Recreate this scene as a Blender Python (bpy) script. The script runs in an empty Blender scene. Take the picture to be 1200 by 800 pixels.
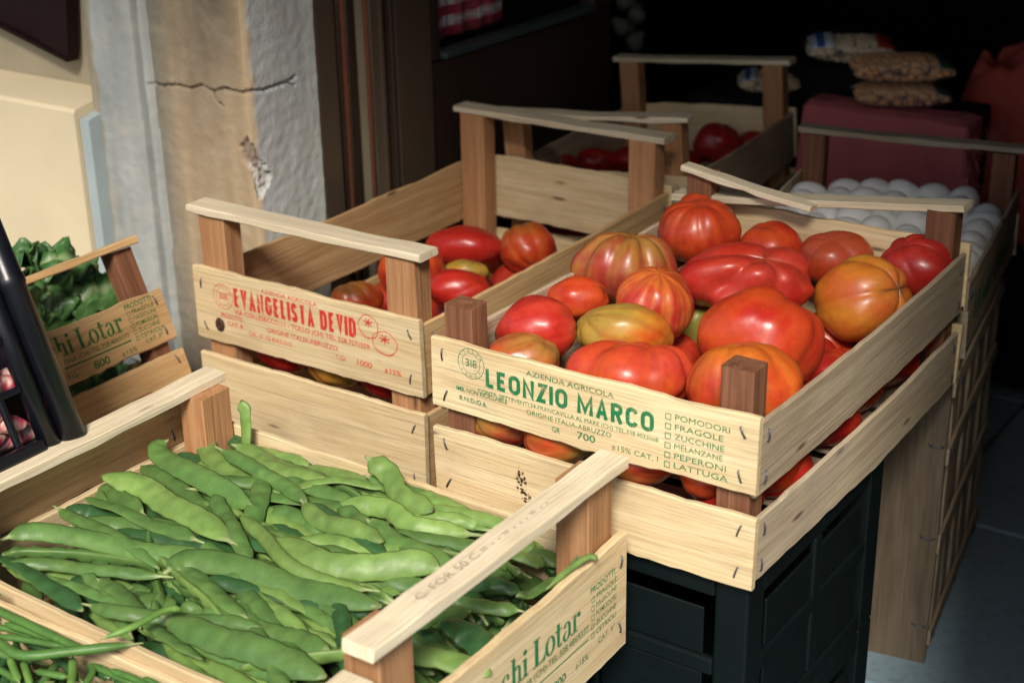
import bpy, bmesh, math, random
import numpy as np
from mathutils import Matrix, Vector, noise as mnoise

# ------------------------------------------------------------------ camera, sky, sun, exposure
scene = bpy.context.scene
COL = scene.collection
F_PX = 1821.565
CAM_C = np.array([0.743, -0.952, 0.651])
CAM_R = np.array([[0.825, 0.565, -0.017], [0.207, -0.330, -0.921], [-0.526, 0.756, -0.389]])
_u, _s, _v = np.linalg.svd(CAM_R)
CAM_R = _u @ _v                      # rows: right, down, forward

cam_data = bpy.data.cameras.new('camera')
cam = bpy.data.objects.new('camera', cam_data)
COL.objects.link(cam)
cam_data.sensor_width = 36.0
cam_data.sensor_fit = 'HORIZONTAL'
cam_data.lens = F_PX / 1200.0 * 36.0
cam_data.clip_start = 0.02
cam_data.clip_end = 500
m = Matrix.Identity(4)
for i in range(3):
    m[i][0] = CAM_R[0][i]; m[i][1] = -CAM_R[1][i]; m[i][2] = -CAM_R[2][i]; m[i][3] = CAM_C[i]
cam.matrix_world = m
cam_data.dof.use_dof = True
cam_data.dof.focus_distance = 1.33
cam_data.dof.aperture_fstop = 7.0
scene.camera = cam

SUN_DIR = Vector((0.36, -0.64, 0.66)).normalized()      # towards the sun
world = bpy.data.worlds.new('World')
scene.world = world
world.use_nodes = True
wn = world.node_tree.nodes; wl = world.node_tree.links
bg = wn['Background']
sky = wn.new('ShaderNodeTexSky')
sky.sky_type = 'NISHITA'
sky.sun_disc = False
sky.sun_elevation = math.asin(SUN_DIR.z)
sky.sun_rotation = math.atan2(SUN_DIR.x, SUN_DIR.y)
sky.air_density = 1.0; sky.dust_density = 2.0; sky.ozone_density = 1.0
wl.new(sky.outputs[0], bg.inputs[0])
bg.inputs[1].default_value = 0.085
sd = bpy.data.lights.new('sun', 'SUN')
sd.energy = 3.9
sd.angle = math.radians(15)
sd.color = (1.0, 0.93, 0.83)
sun = bpy.data.objects.new('sun', sd)
COL.objects.link(sun)
sun.rotation_euler = SUN_DIR.to_track_quat('Z', 'Y').to_euler()
sun.location = SUN_DIR * 6
scene.view_settings.view_transform = 'Standard'
scene.view_settings.look = 'None'
scene.view_settings.gamma = 1.0
scene.view_settings.exposure = 0.33
scene.cycles.max_bounces = 8
scene.cycles.transparent_max_bounces = 8

FLOOR_Z = -0.36

# ------------------------------------------------------------------ helpers
def ray(u, v):
    q = CAM_R.T @ np.array([(u - 600) / F_PX, (v - 400) / F_PX, 1.0])
    return q / np.linalg.norm(q)
def hit(u, v, ax, val):
    r = ray(u, v)
    return CAM_C + r * ((val - CAM_C[ax]) / r[ax])
def depth(p):
    return float((CAM_R @ (np.asarray(p) - CAM_C))[2])
SCR_R = Vector(CAM_R[0]); SCR_U = -Vector(CAM_R[1]); SCR_B = -Vector(CAM_R[2])
def screen_dir(r, u, b):
    return (SCR_R * r + SCR_U * u + SCR_B * b).normalized()

def tag(o, label=None, cat=None, group=None, kind=None):
    if label: o['label'] = label
    if cat: o['category'] = cat
    if group: o['group'] = group
    if kind: o['kind'] = kind
    return o
def link_mesh(name, me, mat, parent=None, matrix=None):
    o = bpy.data.objects.new(name, me)
    COL.objects.link(o)
    if mat is not None and len(me.materials) == 0: me.materials.append(mat)
    if parent: o.parent = parent
    if matrix is not None: o.matrix_basis = matrix
    return o
def pydata(name, verts, faces, smooth=False):
    me = bpy.data.meshes.new(name)
    me.from_pydata([tuple(v) for v in verts], [], [tuple(f) for f in faces])
    me.update()
    if smooth: me.polygons.foreach_set('use_smooth', [True] * len(me.polygons))
    return me
def empty(name, loc=(0, 0, 0), rot=None):
    o = bpy.data.objects.new(name, None)
    COL.objects.link(o)
    o.empty_display_size = 0.05
    M = Matrix.Translation(Vector(loc))
    if rot is not None: M = M @ rot
    o.matrix_basis = M
    return o
def RZ(d): return Matrix.Rotation(math.radians(d), 4, 'Z')
def RY(d): return Matrix.Rotation(math.radians(d), 4, 'Y')
def RX(d): return Matrix.Rotation(math.radians(d), 4, 'X')
def frame(o, x, z):
    x = Vector(x).normalized(); z = Vector(z).normalized(); y = z.cross(x).normalized(); z = x.cross(y)
    M = Matrix.Identity(4)
    for i in range(3):
        M[i][0] = x[i]; M[i][1] = y[i]; M[i][2] = z[i]; M[i][3] = o[i]
    return M
def n3(x, y, z): return mnoise.noise(Vector((x, y, z)))
def box_mesh(name, sx, sy, sz, bevel=0.0, seg=1):
    """box from (0,0,0) to (sx,sy,sz) with bevelled edges"""
    bm = bmesh.new()
    bmesh.ops.create_cube(bm, size=1.0)
    for v in bm.verts: v.co = Vector(((v.co.x + .5) * sx, (v.co.y + .5) * sy, (v.co.z + .5) * sz))
    if bevel > 0: bmesh.ops.bevel(bm, geom=bm.edges[:], offset=bevel, segments=seg, profile=0.5, affect='EDGES')
    me = bpy.data.meshes.new(name); bm.to_mesh(me); bm.free()
    return me
def box_obj(name, lo, hi, mat, parent=None, bevel=0.0, seg=1):
    lo = Vector(lo); hi = Vector(hi); d = hi - lo
    return link_mesh(name, box_mesh(name, d.x, d.y, d.z, bevel, seg), mat, parent, Matrix.Translation(lo))

# ------------------------------------------------------------------ materials
def new_mat(name):
    mt = bpy.data.materials.new(name); mt.use_nodes = True
    nt = mt.node_tree
    return mt, nt.nodes, nt.links, nt.nodes['Principled BSDF']
def mixc(N, L, a, b, fac, mode='MIX'):
    x = N.new('ShaderNodeMix'); x.data_type = 'RGBA'; x.blend_type = mode
    for s, val in ((x.inputs[6], a), (x.inputs[7], b), (x.inputs[0], fac)):
        if hasattr(val, 'links'): L.new(val, s)
        elif isinstance(val, (int, float)): s.default_value = val
        else: s.default_value = (*val[:3], 1)
    return x.outputs[2]
def ramp(N, L, src, stops):
    r = N.new('ShaderNodeValToRGB')
    L.new(src, r.inputs[0])
    el = r.color_ramp.elements
    while len(el) < len(stops): el.new(0.5)
    for e, (p, c) in zip(el, stops):
        e.position = p
        e.color = (c, c, c, 1) if isinstance(c, (int, float)) else (*c, 1)
    return r.outputs[0]
def coords(N, L, scale, randomize=True, kind='Object'):
    tc = N.new('ShaderNodeTexCoord'); mp = N.new('ShaderNodeMapping')
    mp.inputs['Scale'].default_value = scale
    L.new(tc.outputs[kind], mp.inputs['Vector'])
    if randomize:
        oi = N.new('ShaderNodeObjectInfo')
        vm = N.new('ShaderNodeVectorMath'); vm.operation = 'SCALE'
        cx = N.new('ShaderNodeCombineXYZ')
        for k in range(3): L.new(oi.outputs['Random'], cx.inputs[k])
        L.new(cx.outputs[0], vm.inputs[0]); vm.inputs['Scale'].default_value = 37.0
        L.new(vm.outputs[0], mp.inputs['Location'])
    return mp.outputs[0]
def tex_noise(N, L, vec, scale=1.0, detail=4.0, rough=0.55, dist=0.0):
    n = N.new('ShaderNodeTexNoise')
    L.new(vec, n.inputs['Vector'])
    n.inputs['Scale'].default_value = scale; n.inputs['Detail'].default_value = detail
    n.inputs['Roughness'].default_value = rough; n.inputs['Distortion'].default_value = dist
    return n.outputs[0]
def bump(N, L, h, bsdf, strength=0.3, dist=0.001, prev=None):
    b = N.new('ShaderNodeBump'); b.inputs['Strength'].default_value = strength; b.inputs['Distance'].default_value = dist
    L.new(h, b.inputs['Height'])
    if prev is not None: L.new(prev, b.inputs['Normal'])
    if bsdf is not None: L.new(b.outputs[0], bsdf.inputs['Normal'])
    return b.outputs[0]

def wood(name, c1, c2, stain, rough=0.7, stain_amt=0.5, grain=42.0):
    mt, N, L, P = new_mat(name)
    v1 = coords(N, L, (3.0, grain, grain))
    g = tex_noise(N, L, v1, 1.6, 5, 0.6, 0.9)
    v2 = coords(N, L, (9.0, 420.0, 420.0))
    fib = tex_noise(N, L, v2, 1.0, 3, 0.6, 0.2)
    v3 = coords(N, L, (7.0, 11.0, 11.0))
    st = tex_noise(N, L, v3, 1.0, 5, 0.6, 0.3)
    col = mixc(N, L, c1, c2, ramp(N, L, g, [(0.36, 0.0), (0.66, 1.0)]))
    col = mixc(N, L, col, tuple(x * 0.62 for x in c2), ramp(N, L, fib, [(0.47, 0.0), (0.76, 0.70)]))
    col = mixc(N, L, col, stain, ramp(N, L, st, [(0.52, 0.0), (0.78, stain_amt)]))
    # dark bark flecks and knots, sparse
    v4 = coords(N, L, (14.0, 60.0, 60.0))
    vo = N.new('ShaderNodeTexVoronoi'); vo.inputs['Scale'].default_value = 0.55; L.new(v4, vo.inputs['Vector'])
    col = mixc(N, L, col, (0.07, 0.035, 0.018), ramp(N, L, vo.outputs[0], [(0.045, 0.8), (0.105, 0.0)]))
    oi = N.new('ShaderNodeObjectInfo')
    hs = N.new('ShaderNodeHueSaturation'); L.new(col, hs.inputs['Color'])
    mr = N.new('ShaderNodeMapRange'); L.new(oi.outputs['Random'], mr.inputs[0]); mr.inputs[3].default_value = 0.84; mr.inputs[4].default_value = 1.10
    L.new(mr.outputs[0], hs.inputs['Value'])
    L.new(hs.outputs[0], P.inputs['Base Color'])
    P.inputs['Roughness'].default_value = rough
    P.inputs['Specular IOR Level'].default_value = 0.25
    nb = bump(N, L, fib, None, 0.65, 0.0010)
    bump(N, L, g, P, 0.40, 0.0018, nb)
    return mt
PALE = wood('pale_poplar', (0.75, 0.60, 0.365), (0.63, 0.465, 0.25), (0.40, 0.30, 0.18), stain_amt=0.62)
GREYW = wood('grey_weathered_poplar', (0.52, 0.43, 0.30), (0.39, 0.30, 0.20), (0.27, 0.23, 0.19), stain_amt=0.6)
TAN = wood('tan_pine', (0.60, 0.40, 0.20), (0.47, 0.28, 0.12), (0.34, 0.20, 0.10), stain_amt=0.5)
POST = wood('reddish_spruce_post', (0.50, 0.27, 0.13), (0.37, 0.175, 0.075), (0.22, 0.10, 0.05), stain_amt=0.5, grain=70)
DARKPOST = wood('dark_red_post', (0.26, 0.115, 0.060), (0.15, 0.060, 0.030), (0.08, 0.03, 0.02), stain_amt=0.5, grain=70)
RAIL = wood('bleached_rail', (0.76, 0.66, 0.48), (0.64, 0.53, 0.36), (0.46, 0.38, 0.27), stain_amt=0.4)

def plain(name, col, rough=0.5, metal=0.0, var=0.15, scale=30.0, bumps=0.0, spec=0.5, coat=0.0):
    mt, N, L, P = new_mat(name)
    v = coords(N, L, (1, 1, 1))
    n = tex_noise(N, L, v, scale, 5, 0.6)
    c = mixc(N, L, tuple(x * (1 - var) for x in col), tuple(min(1, x * (1 + var)) for x in col), n)
    L.new(c, P.inputs['Base Color'])
    P.inputs['Roughness'].default_value = rough; P.inputs['Metallic'].default_value = metal
    P.inputs['Specular IOR Level'].default_value = spec
    P.inputs['Coat Weight'].default_value = coat
    if bumps > 0: bump(N, L, n, P, bumps, 0.002)
    return mt
STAPLE = plain('staple_steel', (0.12, 0.13, 0.16), 0.42, 0.9, 0.3, 200)
NAILHOLE = plain('rust_hole', (0.035, 0.02, 0.013), 0.9)

def ink(name, col, dens=0.85):
    mt, N, L, P = new_mat(name)
    v = coords(N, L, (1, 1, 1))
    a = tex_noise(N, L, v, 900, 3, 0.6); b = tex_noise(N, L, v, 120, 3, 0.6)
    mt2 = N.new('ShaderNodeMath'); mt2.operation = 'ADD'; L.new(a, mt2.inputs[0]); L.new(b, mt2.inputs[1])
    fac = ramp(N, L, mt2.outputs[0], [(0.50, 1.0), (0.62, 0.0)]) if False else ramp(N, L, mt2.outputs[0], [(0.0, dens), (0.98, dens), (1.0, dens * 0.55)])
    rr = N.new('ShaderNodeMath'); rr.operation = 'MULTIPLY'; rr.inputs[1].default_value = 0.5
    L.new(mt2.outputs[0], rr.inputs[0])
    fac = ramp(N, L, rr.outputs[0], [(0.50, dens), (0.66, dens * 0.30)])
    L.new(fac, P.inputs['Alpha'])
    P.inputs['Base Color'].default_value = (*col, 1)
    P.inputs['Roughness'].default_value = 0.8
    P.inputs['Specular IOR Level'].default_value = 0.1
    return mt
INK_G = ink('green_ink', (0.012, 0.20, 0.075), 0.92)
INK_R = ink('red_ink', (0.62, 0.035, 0.03), 0.85)
INK_K = ink('grey_ink', (0.12, 0.08, 0.065), 0.45)
INK_O = ink('olive_ink', (0.02, 0.13, 0.035), 0.92)

def produce(name, rough=0.25, coat=0.0, noise_scale=120, noise_amt=0.12, bumps=0.05, spec=0.5, sss=0.0):
    """base colour from the mesh's own colour attribute, fine mottling on top"""
    mt, N, L, P = new_mat(name)
    at = N.new('ShaderNodeAttribute'); at.attribute_name = 'col'
    v = coords(N, L, (1, 1, 1))
    n = tex_noise(N, L, v, noise_scale, 5, 0.6)
    hs = N.new('ShaderNodeHueSaturation'); L.new(at.outputs['Color'], hs.inputs['Color'])
    mr = N.new('ShaderNodeMapRange'); L.new(n, mr.inputs[0]); mr.inputs[1].default_value = 0.25; mr.inputs[2].default_value = 0.75
    mr.inputs[3].default_value = 1 - noise_amt; mr.inputs[4].default_value = 1 + noise_amt
    L.new(mr.outputs[0], hs.inputs['Value'])
    L.new(hs.outputs[0], P.inputs['Base Color'])
    P.inputs['Roughness'].default_value = rough
    P.inputs['Specular IOR Level'].default_value = spec
    P.inputs['Coat Weight'].default_value = coat
    P.inputs['Coat Roughness'].default_value = 0.12
    if name == 'tomato_skin':
        vo = N.new('ShaderNodeTexVoronoi'); vo.inputs['Scale'].default_value = 260; L.new(v, vo.inputs['Vector'])
        pale = mixc(N, L, hs.outputs[0], (0.62, 0.36, 0.20), ramp(N, L, vo.outputs[0], [(0.05, 0.30), (0.12, 0.0)]))
        n5 = tex_noise(N, L, v, 26, 6, 0.65)
        pale = mixc(N, L, pale, (0.16, 0.035, 0.02), ramp(N, L, n5, [(0.60, 0.0), (0.80, 0.35)]))
        L.new(pale, P.inputs['Base Color'])
        rr_ = ramp(N, L, n5, [(0.3, 0.26), (0.7, 0.46)]); L.new(rr_, P.inputs['Roughness'])
    if sss > 0:
        P.inputs['Subsurface Weight'].default_value = sss
        P.inputs['Subsurface Radius'].default_value = (1.0, 0.35, 0.15)
        P.inputs['Subsurface Scale'].default_value = 0.006
    if bumps > 0:
        n2 = tex_noise(N, L, v, 45, 3, 0.5)
        bump(N, L, n2, P, bumps, 0.004)
    return mt
TOMATO = produce('tomato_skin', 0.30, 0.08, 160, 0.14, 0.14, 0.5, 0.0)
BEAN = produce('bean_skin', 0.46, 0.0, 70, 0.26, 0.35, 0.4, 0.05)
LEAF = produce('chard_leaf', 0.44, 0.0, 60, 0.25, 0.5, 0.5)
POD = produce('speckled_pod', 0.5, 0.0, 150, 0.15, 0.3, 0.3)

def set_col(me, cols):
    a = me.color_attributes.new('col', 'FLOAT_COLOR', 'POINT')
    c = np.ones((len(me.vertices), 4), dtype=np.float32); c[:, :3] = cols
    a.data.foreach_set('color', c.ravel())

# ------------------------------------------------------------------ ground
def tile_floor():
    mt, N, L, P = new_mat('blue_grey_paving')
    v = coords(N, L, (1, 1, 1), True)
    a = tex_noise(N, L, v, 3.0, 6, 0.6); b = tex_noise(N, L, v, 90, 4, 0.6)
    c = mixc(N, L, (0.26, 0.39, 0.47), (0.36, 0.50, 0.58), a)
    c = mixc(N, L, c, (0.10, 0.12, 0.13), ramp(N, L, b, [(0.55, 0.0), (0.75, 0.5)]))
    L.new(c, P.inputs['Base Color']); P.inputs['Roughness'].default_value = 0.62
    bump(N, L, b, P, 0.25, 0.002)
    g = plain('ground_grout', (0.10, 0.11, 0.11), 0.9)
    gr = link_mesh('ground', pydata('ground', [(-60, -60, FLOOR_Z - .004), (60, -60, FLOOR_Z - .004), (60, 60, FLOOR_Z - .004), (-60, 60, FLOOR_Z - .004)], [(0, 1, 2, 3)]), g)
    tag(gr, kind='structure')
    S = 0.40
    me = box_mesh('paving_tile', S - .006, S - .006, 0.03, 0.0025, 2)
    for i in range(-3, 5):
        for j in range(-4, 9):
            t = link_mesh('paving_tile', me, mt, gr, Matrix.Translation((i * S + .17, j * S + .03, FLOOR_Z - .0285 + 0.0006 * random.Random(i * 31 + j).uniform(-1, 1))))
    return gr
tile_floor()

# ------------------------------------------------------------------ building: plaster pilaster, walls, dark shop room
PX0, CORX, CORY, REVY = -0.735, -0.480, 0.295, 0.412
def plaster_mat():
    mt, N, L, P = new_mat('old_plaster')
    at = N.new('ShaderNodeAttribute'); at.attribute_name = 'col'
    v = coords(N, L, (1, 1, 1), False)
    a = tex_noise(N, L, v, 28, 7, 0.62); b = tex_noise(N, L, v, 260, 4, 0.6)
    c = mixc(N, L, at.outputs['Color'], (0.52, 0.44, 0.32), ramp(N, L, a, [(0.50, 0.0), (0.72, 0.30)]))
    c = mixc(N, L, c, (0.20, 0.16, 0.12), ramp(N, L, b, [(0.60, 0.0), (0.85, 0.35)]))
    L.new(c, P.inputs['Base Color']); P.inputs['Roughness'].default_value = 0.92
    P.inputs['Specular IOR Level'].default_value = 0.15
    nb = bump(N, L, b, None, 0.38, 0.0012)
    bump(N, L, a, P, 0.18, 0.003, nb)
    return mt
PLASTER = plaster_mat()
def seg_dist(p, a, b):
    ab = b - a; t = max(0, min(1, float((p - a) @ ab / (ab @ ab + 1e-12))))
    q = p - (a + ab * t)
    return math.hypot(q[0], q[1]), t
def build_pilaster():
    root = empty('plaster_pilaster', (-0.6, CORY, FLOOR_Z))
    tag(root, 'cracked ochre and grey plaster pilaster beside the brown shop door frame', 'pilaster')
    inv = root.matrix_basis.inverted()
    # perimeter coordinate s: front face PX0..CORX, then the reveal CORY..REVY
    front = CORX - PX0; S = front + (REVY - CORY)
    def sp(u, v, face):
        if face == 'f':
            q = hit(u, v, 1, CORY); return np.array([q[0] - PX0, q[2]])
        q = hit(u, v, 0, CORX); return np.array([front + q[1] - CORY, q[2]])
    crack = [sp(*p) for p in ((178, 98, 'f'), (190, 101, 'f'), (205, 100, 'f'), (222, 104, 'f'), (236, 100, 'f'), (248, 108, 'f'), (262, 104, 'f'), (281, 109, 'f'))]
    crack += [sp(*p) for p in ((296, 107, 'r'), (312, 105, 'r'), (325, 100, 'r'), (336, 97, 'r'), (346, 90, 'r'))]
    br1 = [crack[5], crack[5] + np.array([0.008, -0.012]), crack[5] + np.array([0.018, -0.014])]
    br2 = [crack[11], crack[11] + np.array([0.014, -0.006])]
    cracks = [(crack, 0.0010), (br1, .0007), (br2, .0007)]
    poly = [sp(*p, 'r') for p in ((289, 163), (300, 174), (309, 190), (319, 206), (314, 219), (304, 237), (299, 222), (294, 202), (284, 193), (281, 180))]
    def inside(p):
        c = False; n = len(poly)
        for i in range(n):
            a, b = poly[i], poly[(i + 1) % n]
            if (a[1] > p[1]) != (b[1] > p[1]) and p[0] < (b[0] - a[0]) * (p[1] - a[1]) / (b[1] - a[1]) + a[0]: c = not c
        return c
    z0, z1 = -0.14, 0.40
    ns, nz = 300, 300
    verts, cols = [], []
    pmin = np.min(poly, axis=0); pmax = np.max(poly, axis=0)
    cmn = np.min(crack, axis=0) - .03; cmx = np.max(crack, axis=0) + .03
    for j in range(nz + 1):
        z = z0 + (z1 - z0) * j / nz
        for i in range(ns + 1):
            s = S * i / ns
            d = 0.0; x = s + PX0
            rough = n3(s * 30, z * 30, 3) * 0.0008 + n3(s * 90, z * 90, 7) * 0.0007 + n3(s * 260, z * 260, 8) * 0.0003
            w = n3(s * 6, z * 6, 1) * .004
            if s < front:
                # moulding on the left third of the front
                t = (s + w * .6) / 0.105
                if t < 1:
                    d = 0.016 * max(0.0, 1 - ((t - 0.40) / 0.44) ** 2) ** 0.5 if abs(t - .40) < .44 else 0.0
                    if 0.86 < t < 1.0: d = max(d, 0.007 * math.sin((t - 0.86) / .14 * math.pi))
                    g_ = .5 + .5 * n3(s * 26, z * 9, 5); g2 = .5 + .5 * n3(s * 70, z * 12, 15)
                    col = np.array((0.27, 0.285, 0.275)) * (1 - g_) + np.array((0.46, 0.48, 0.46)) * g_
                    col = col * (.80 + .25 * g2)
                    if t < .20 + .08 * n3(z * 30, 2, 2): col = np.array((0.33, 0.29, 0.21)) * (.8 + .4 * g2)
                    if .80 < t < .90: col = col * .72
                else:
                    k = min(1, max(0, .5 + .9 * n3(s * 11, z * 5, 11))); k4 = .5 + .5 * n3(s * 60, z * 7, 31)
                    col = np.array((0.215, 0.170, 0.120)) * (1 - k) + np.array((0.43, 0.325, 0.205)) * k
                    col = col * (.80 + .35 * k4)
                    k5 = max(0, min(1, (t - 1.0) / .35)); col = col * k5 + np.array((0.20, 0.185, 0.15)) * (1 - k5)
                    k2 = min(1, max(0, (s - front + .045) / .045)) ** 2
                    col = col * (1 - .6 * k2) + np.array((0.50, 0.36, 0.21)) * .6 * k2
            if s >= front - .004:
                k = 0.5 + 0.5 * n3(s * 14, z * 6, 21); k4 = .5 + .5 * n3(s * 60, z * 7, 33)
                c2 = (np.array((0.46, 0.485, 0.48)) * (1 - k) + np.array((0.58, 0.61, 0.595)) * k) * (.85 + .25 * k4)
                if s > S - .018: c2 = np.array((0.56, 0.61, 0.57))
                k6 = max(0, min(1, (s - front - .004 + .008 * n3(z * 40, 1, 1)) / .010))
                col = c2 if s > front + .02 else (np.array((0.47, 0.36, 0.23)) * (1 - k6) + c2 * k6)
            p = np.array([s, z])
            dd = rough
            if cmn[0] < s < cmx[0] and cmn[1] < z < cmx[1]:
                for pl, wd in cracks:
                    for a, b in zip(pl[:-1], pl[1:]):
                        q, t = seg_dist(p, a, b)
                        wv = wd * (1.0 + 0.7 * n3(s * 160, z * 160, 9))
                        if q < wv * 2.2:
                            f = max(0, 1 - q / (wv * 2.2))
                            dd -= 0.007 * f
                            col = col * (1 - .55 * f) + np.array((0.06, 0.045, 0.035)) * .55 * f
            if pmin[0] - .01 < s < pmax[0] + .01 and pmin[1] - .01 < z < pmax[1] + .01:
                pw = p + np.array([n3(s * 120, z * 120, 2), n3(s * 120, z * 120, 4)]) * .003
                if inside(pw):
                    hh = (z - pmin[1]) / (pmax[1] - pmin[1])
                    dd -= 0.006 + 0.003 * n3(s * 200, z * 200, 5)
                    col = np.array((0.27, 0.21, 0.16)) if hh > .55 + .15 * n3(s * 80, z * 80, 1) else np.array((0.50, 0.48, 0.44))
            # shape: rounded corner between the two faces
            r = 0.012
            if s < front - r: P = Vector((x, CORY - d - dd, z))
            elif s < front + r:
                a = (s - front + r) / (2 * r) * math.pi / 2
                P = Vector((CORX - r + (r + dd) * math.sin(a), CORY + r - (r + dd) * math.cos(a), z))
            else: P = Vector((CORX + dd, CORY + (s - front), z))
            verts.append(inv @ P); cols.append(col)
    W = ns + 1
    faces = [(j * W + i, j * W + i + 1, (j + 1) * W + i + 1, (j + 1) * W + i) for j in range(nz) for i in range(ns)]
    me = pydata('plaster_face', verts, faces, True)
    set_col(me, np.array(cols))
    link_mesh('plaster_face', me, PLASTER, root)
    return root
build_pilaster()

def simple_plaster(name, col):
    return plain(name, col, 0.92, 0, 0.18, 14, 0.4, 0.15)
WALL_KHAKI = simple_plaster('khaki_plaster', (0.34, 0.29, 0.20))
CREAM = plain('cream_painted_plaster', (0.64, 0.54, 0.36), 0.9, 0, 0.16, 5, 0.25, 0.15)
GREYBLUE = simple_plaster('grey_blue_moulding', (0.36, 0.42, 0.43))
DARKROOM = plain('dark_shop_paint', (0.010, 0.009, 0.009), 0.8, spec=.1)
BROWN = plain('brown_enamel', (0.080, 0.056, 0.038), 0.38, 0.0, 0.12, 40, 0.03, 0.5)
BROWN2 = plain('dark_brown_enamel', (0.035, 0.022, 0.016), 0.42, 0.0, 0.12, 40, 0.03, 0.5)
RUST = plain('rusty_rod', (0.26, 0.10, 0.06), 0.6, 0.2, 0.3, 80, 0.2)

def building():
    w = box_obj('facade_wall', (-6, 0.325, FLOOR_Z - .05), (PX0 + .012, 0.62, 4.5), WALL_KHAKI)
    tag(w, 'khaki plaster house wall left of the pilaster', 'wall')
    # the pilaster's core continues above and below the weathered face, plus the wall over and right of the door
    w2 = box_obj('pilaster_core', (PX0 + .014, CORY + .022, FLOOR_Z - .05), (CORX - .022, 0.62, 4.5), WALL_KHAKI)
    tag(w2, kind='structure')
    w3 = box_obj('wall_above_door', (CORX - .020, CORY + .01, 1.75), (0.468, 0.62, 4.5), WALL_KHAKI); tag(w3, kind='structure')
    box_obj('added_shade_wall', (0.50, 0.10, FLOOR_Z - .05), (0.80, CORY + .004, 0.62), WALL_KHAKI)['kind'] = 'structure'  # unseen block, added to keep sun off the paving and slatted box
    box_obj('added_shade_wall', (0.57, -0.16, FLOOR_Z - .05), (0.80, 0.098, 0.58), WALL_KHAKI)['kind'] = 'structure'  # second added block further forward, shades the front plank
    w4 = box_obj('wall_right', (0.47, CORY + .005, FLOOR_Z - .05), (6, 0.62, 4.5), WALL_KHAKI); tag(w4, kind='structure')
    # room
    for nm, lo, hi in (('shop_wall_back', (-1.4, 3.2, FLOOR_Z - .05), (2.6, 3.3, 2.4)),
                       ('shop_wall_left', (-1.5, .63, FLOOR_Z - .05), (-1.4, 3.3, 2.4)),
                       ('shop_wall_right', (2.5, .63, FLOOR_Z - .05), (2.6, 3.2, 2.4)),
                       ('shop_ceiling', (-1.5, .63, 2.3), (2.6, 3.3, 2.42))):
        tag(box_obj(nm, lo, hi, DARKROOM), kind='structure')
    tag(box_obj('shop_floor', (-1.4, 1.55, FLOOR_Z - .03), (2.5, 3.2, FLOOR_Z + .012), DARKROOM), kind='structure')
building()

def added_awning():  # canopy out of view, added and lowered so its shadow darkens the doorway
    root = empty('added_awning', (0.1, .29, 2.3)); tag(root, 'unseen canvas sheet added over the display to shade the doorway', 'added_awning')
    canvas = plain('awning_canvas', (0.20, 0.22, 0.14), 0.9)
    A = AWN
    vs = [(-1.6, 0, 0), (1.8, 0, 0), (1.8, A[0] - .29, A[1] - 2.3), (-1.6, A[0] - .29, A[1] - 2.3)]
    vs = [(x - .1, y, z) for x, y, z in vs]; vs += [(x, y, z + .006) for x, y, z in vs]
    link_mesh('canopy', pydata('canopy', vs, [(3, 2, 1, 0), (4, 5, 6, 7), (0, 1, 5, 4), (1, 2, 6, 5), (2, 3, 7, 6), (3, 0, 4, 7)]), canvas, root)
    box_obj('valance', (-1.7, A[0] - .294, A[1] - 2.3 - .16), (1.7, A[0] - .288, A[1] - 2.3 - .002), canvas, root)
AWN = (-0.85, 1.585)
added_awning()

def plinth():
    # cream ledge block with a chamfered top, standing against the wall at the left
    root = empty('wall_plinth', (-1.0, 0.26, FLOOR_Z))
    tag(root, 'cream painted ledge block with sloping top against the wall at far left', 'ledge')
    x0, x1, y0, y1, zt, zc = -2.2, -0.716, 0.256, 0.324, 0.188, 0.199
    prof = [(y0, FLOOR_Z), (y0, zt - .004), (y0 + .004, zt), (y1, zc), (y1, FLOOR_Z)]
    vs = []; fs = []
    for x in (x0, x1 - .018):
        for (y, z) in prof: vs.append((x + 1.0, y - .26, z - FLOOR_Z))
    n = len(prof)
    for i in range(n): fs.append((i, (i + 1) % n, n + (i + 1) % n, n + i))
    fs.append(tuple(range(n))[::-1]); fs.append(tuple(range(n, 2 * n)))
    link_mesh('block', pydata('block', vs, fs), CREAM, root)
    vs = []; fs = []
    prof2 = [(y0 + .006, FLOOR_Z), (y0 + .006, zt - .012), (y1, zc - .008), (y1, FLOOR_Z)]
    for x in (x1 - .016, x1):
        for (y, z) in prof2: vs.append((x + 1.0, y - .26, z - FLOOR_Z))
    n = 4
    for i in range(n): fs.append((i, (i + 1) % n, n + (i + 1) % n, n + i))
    fs.append(tuple(range(n))[::-1]); fs.append(tuple(range(n, 2 * n)))
    link_mesh('edge_trim', pydata('edge_trim', vs, fs), GREYBLUE, root)
plinth()

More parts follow.
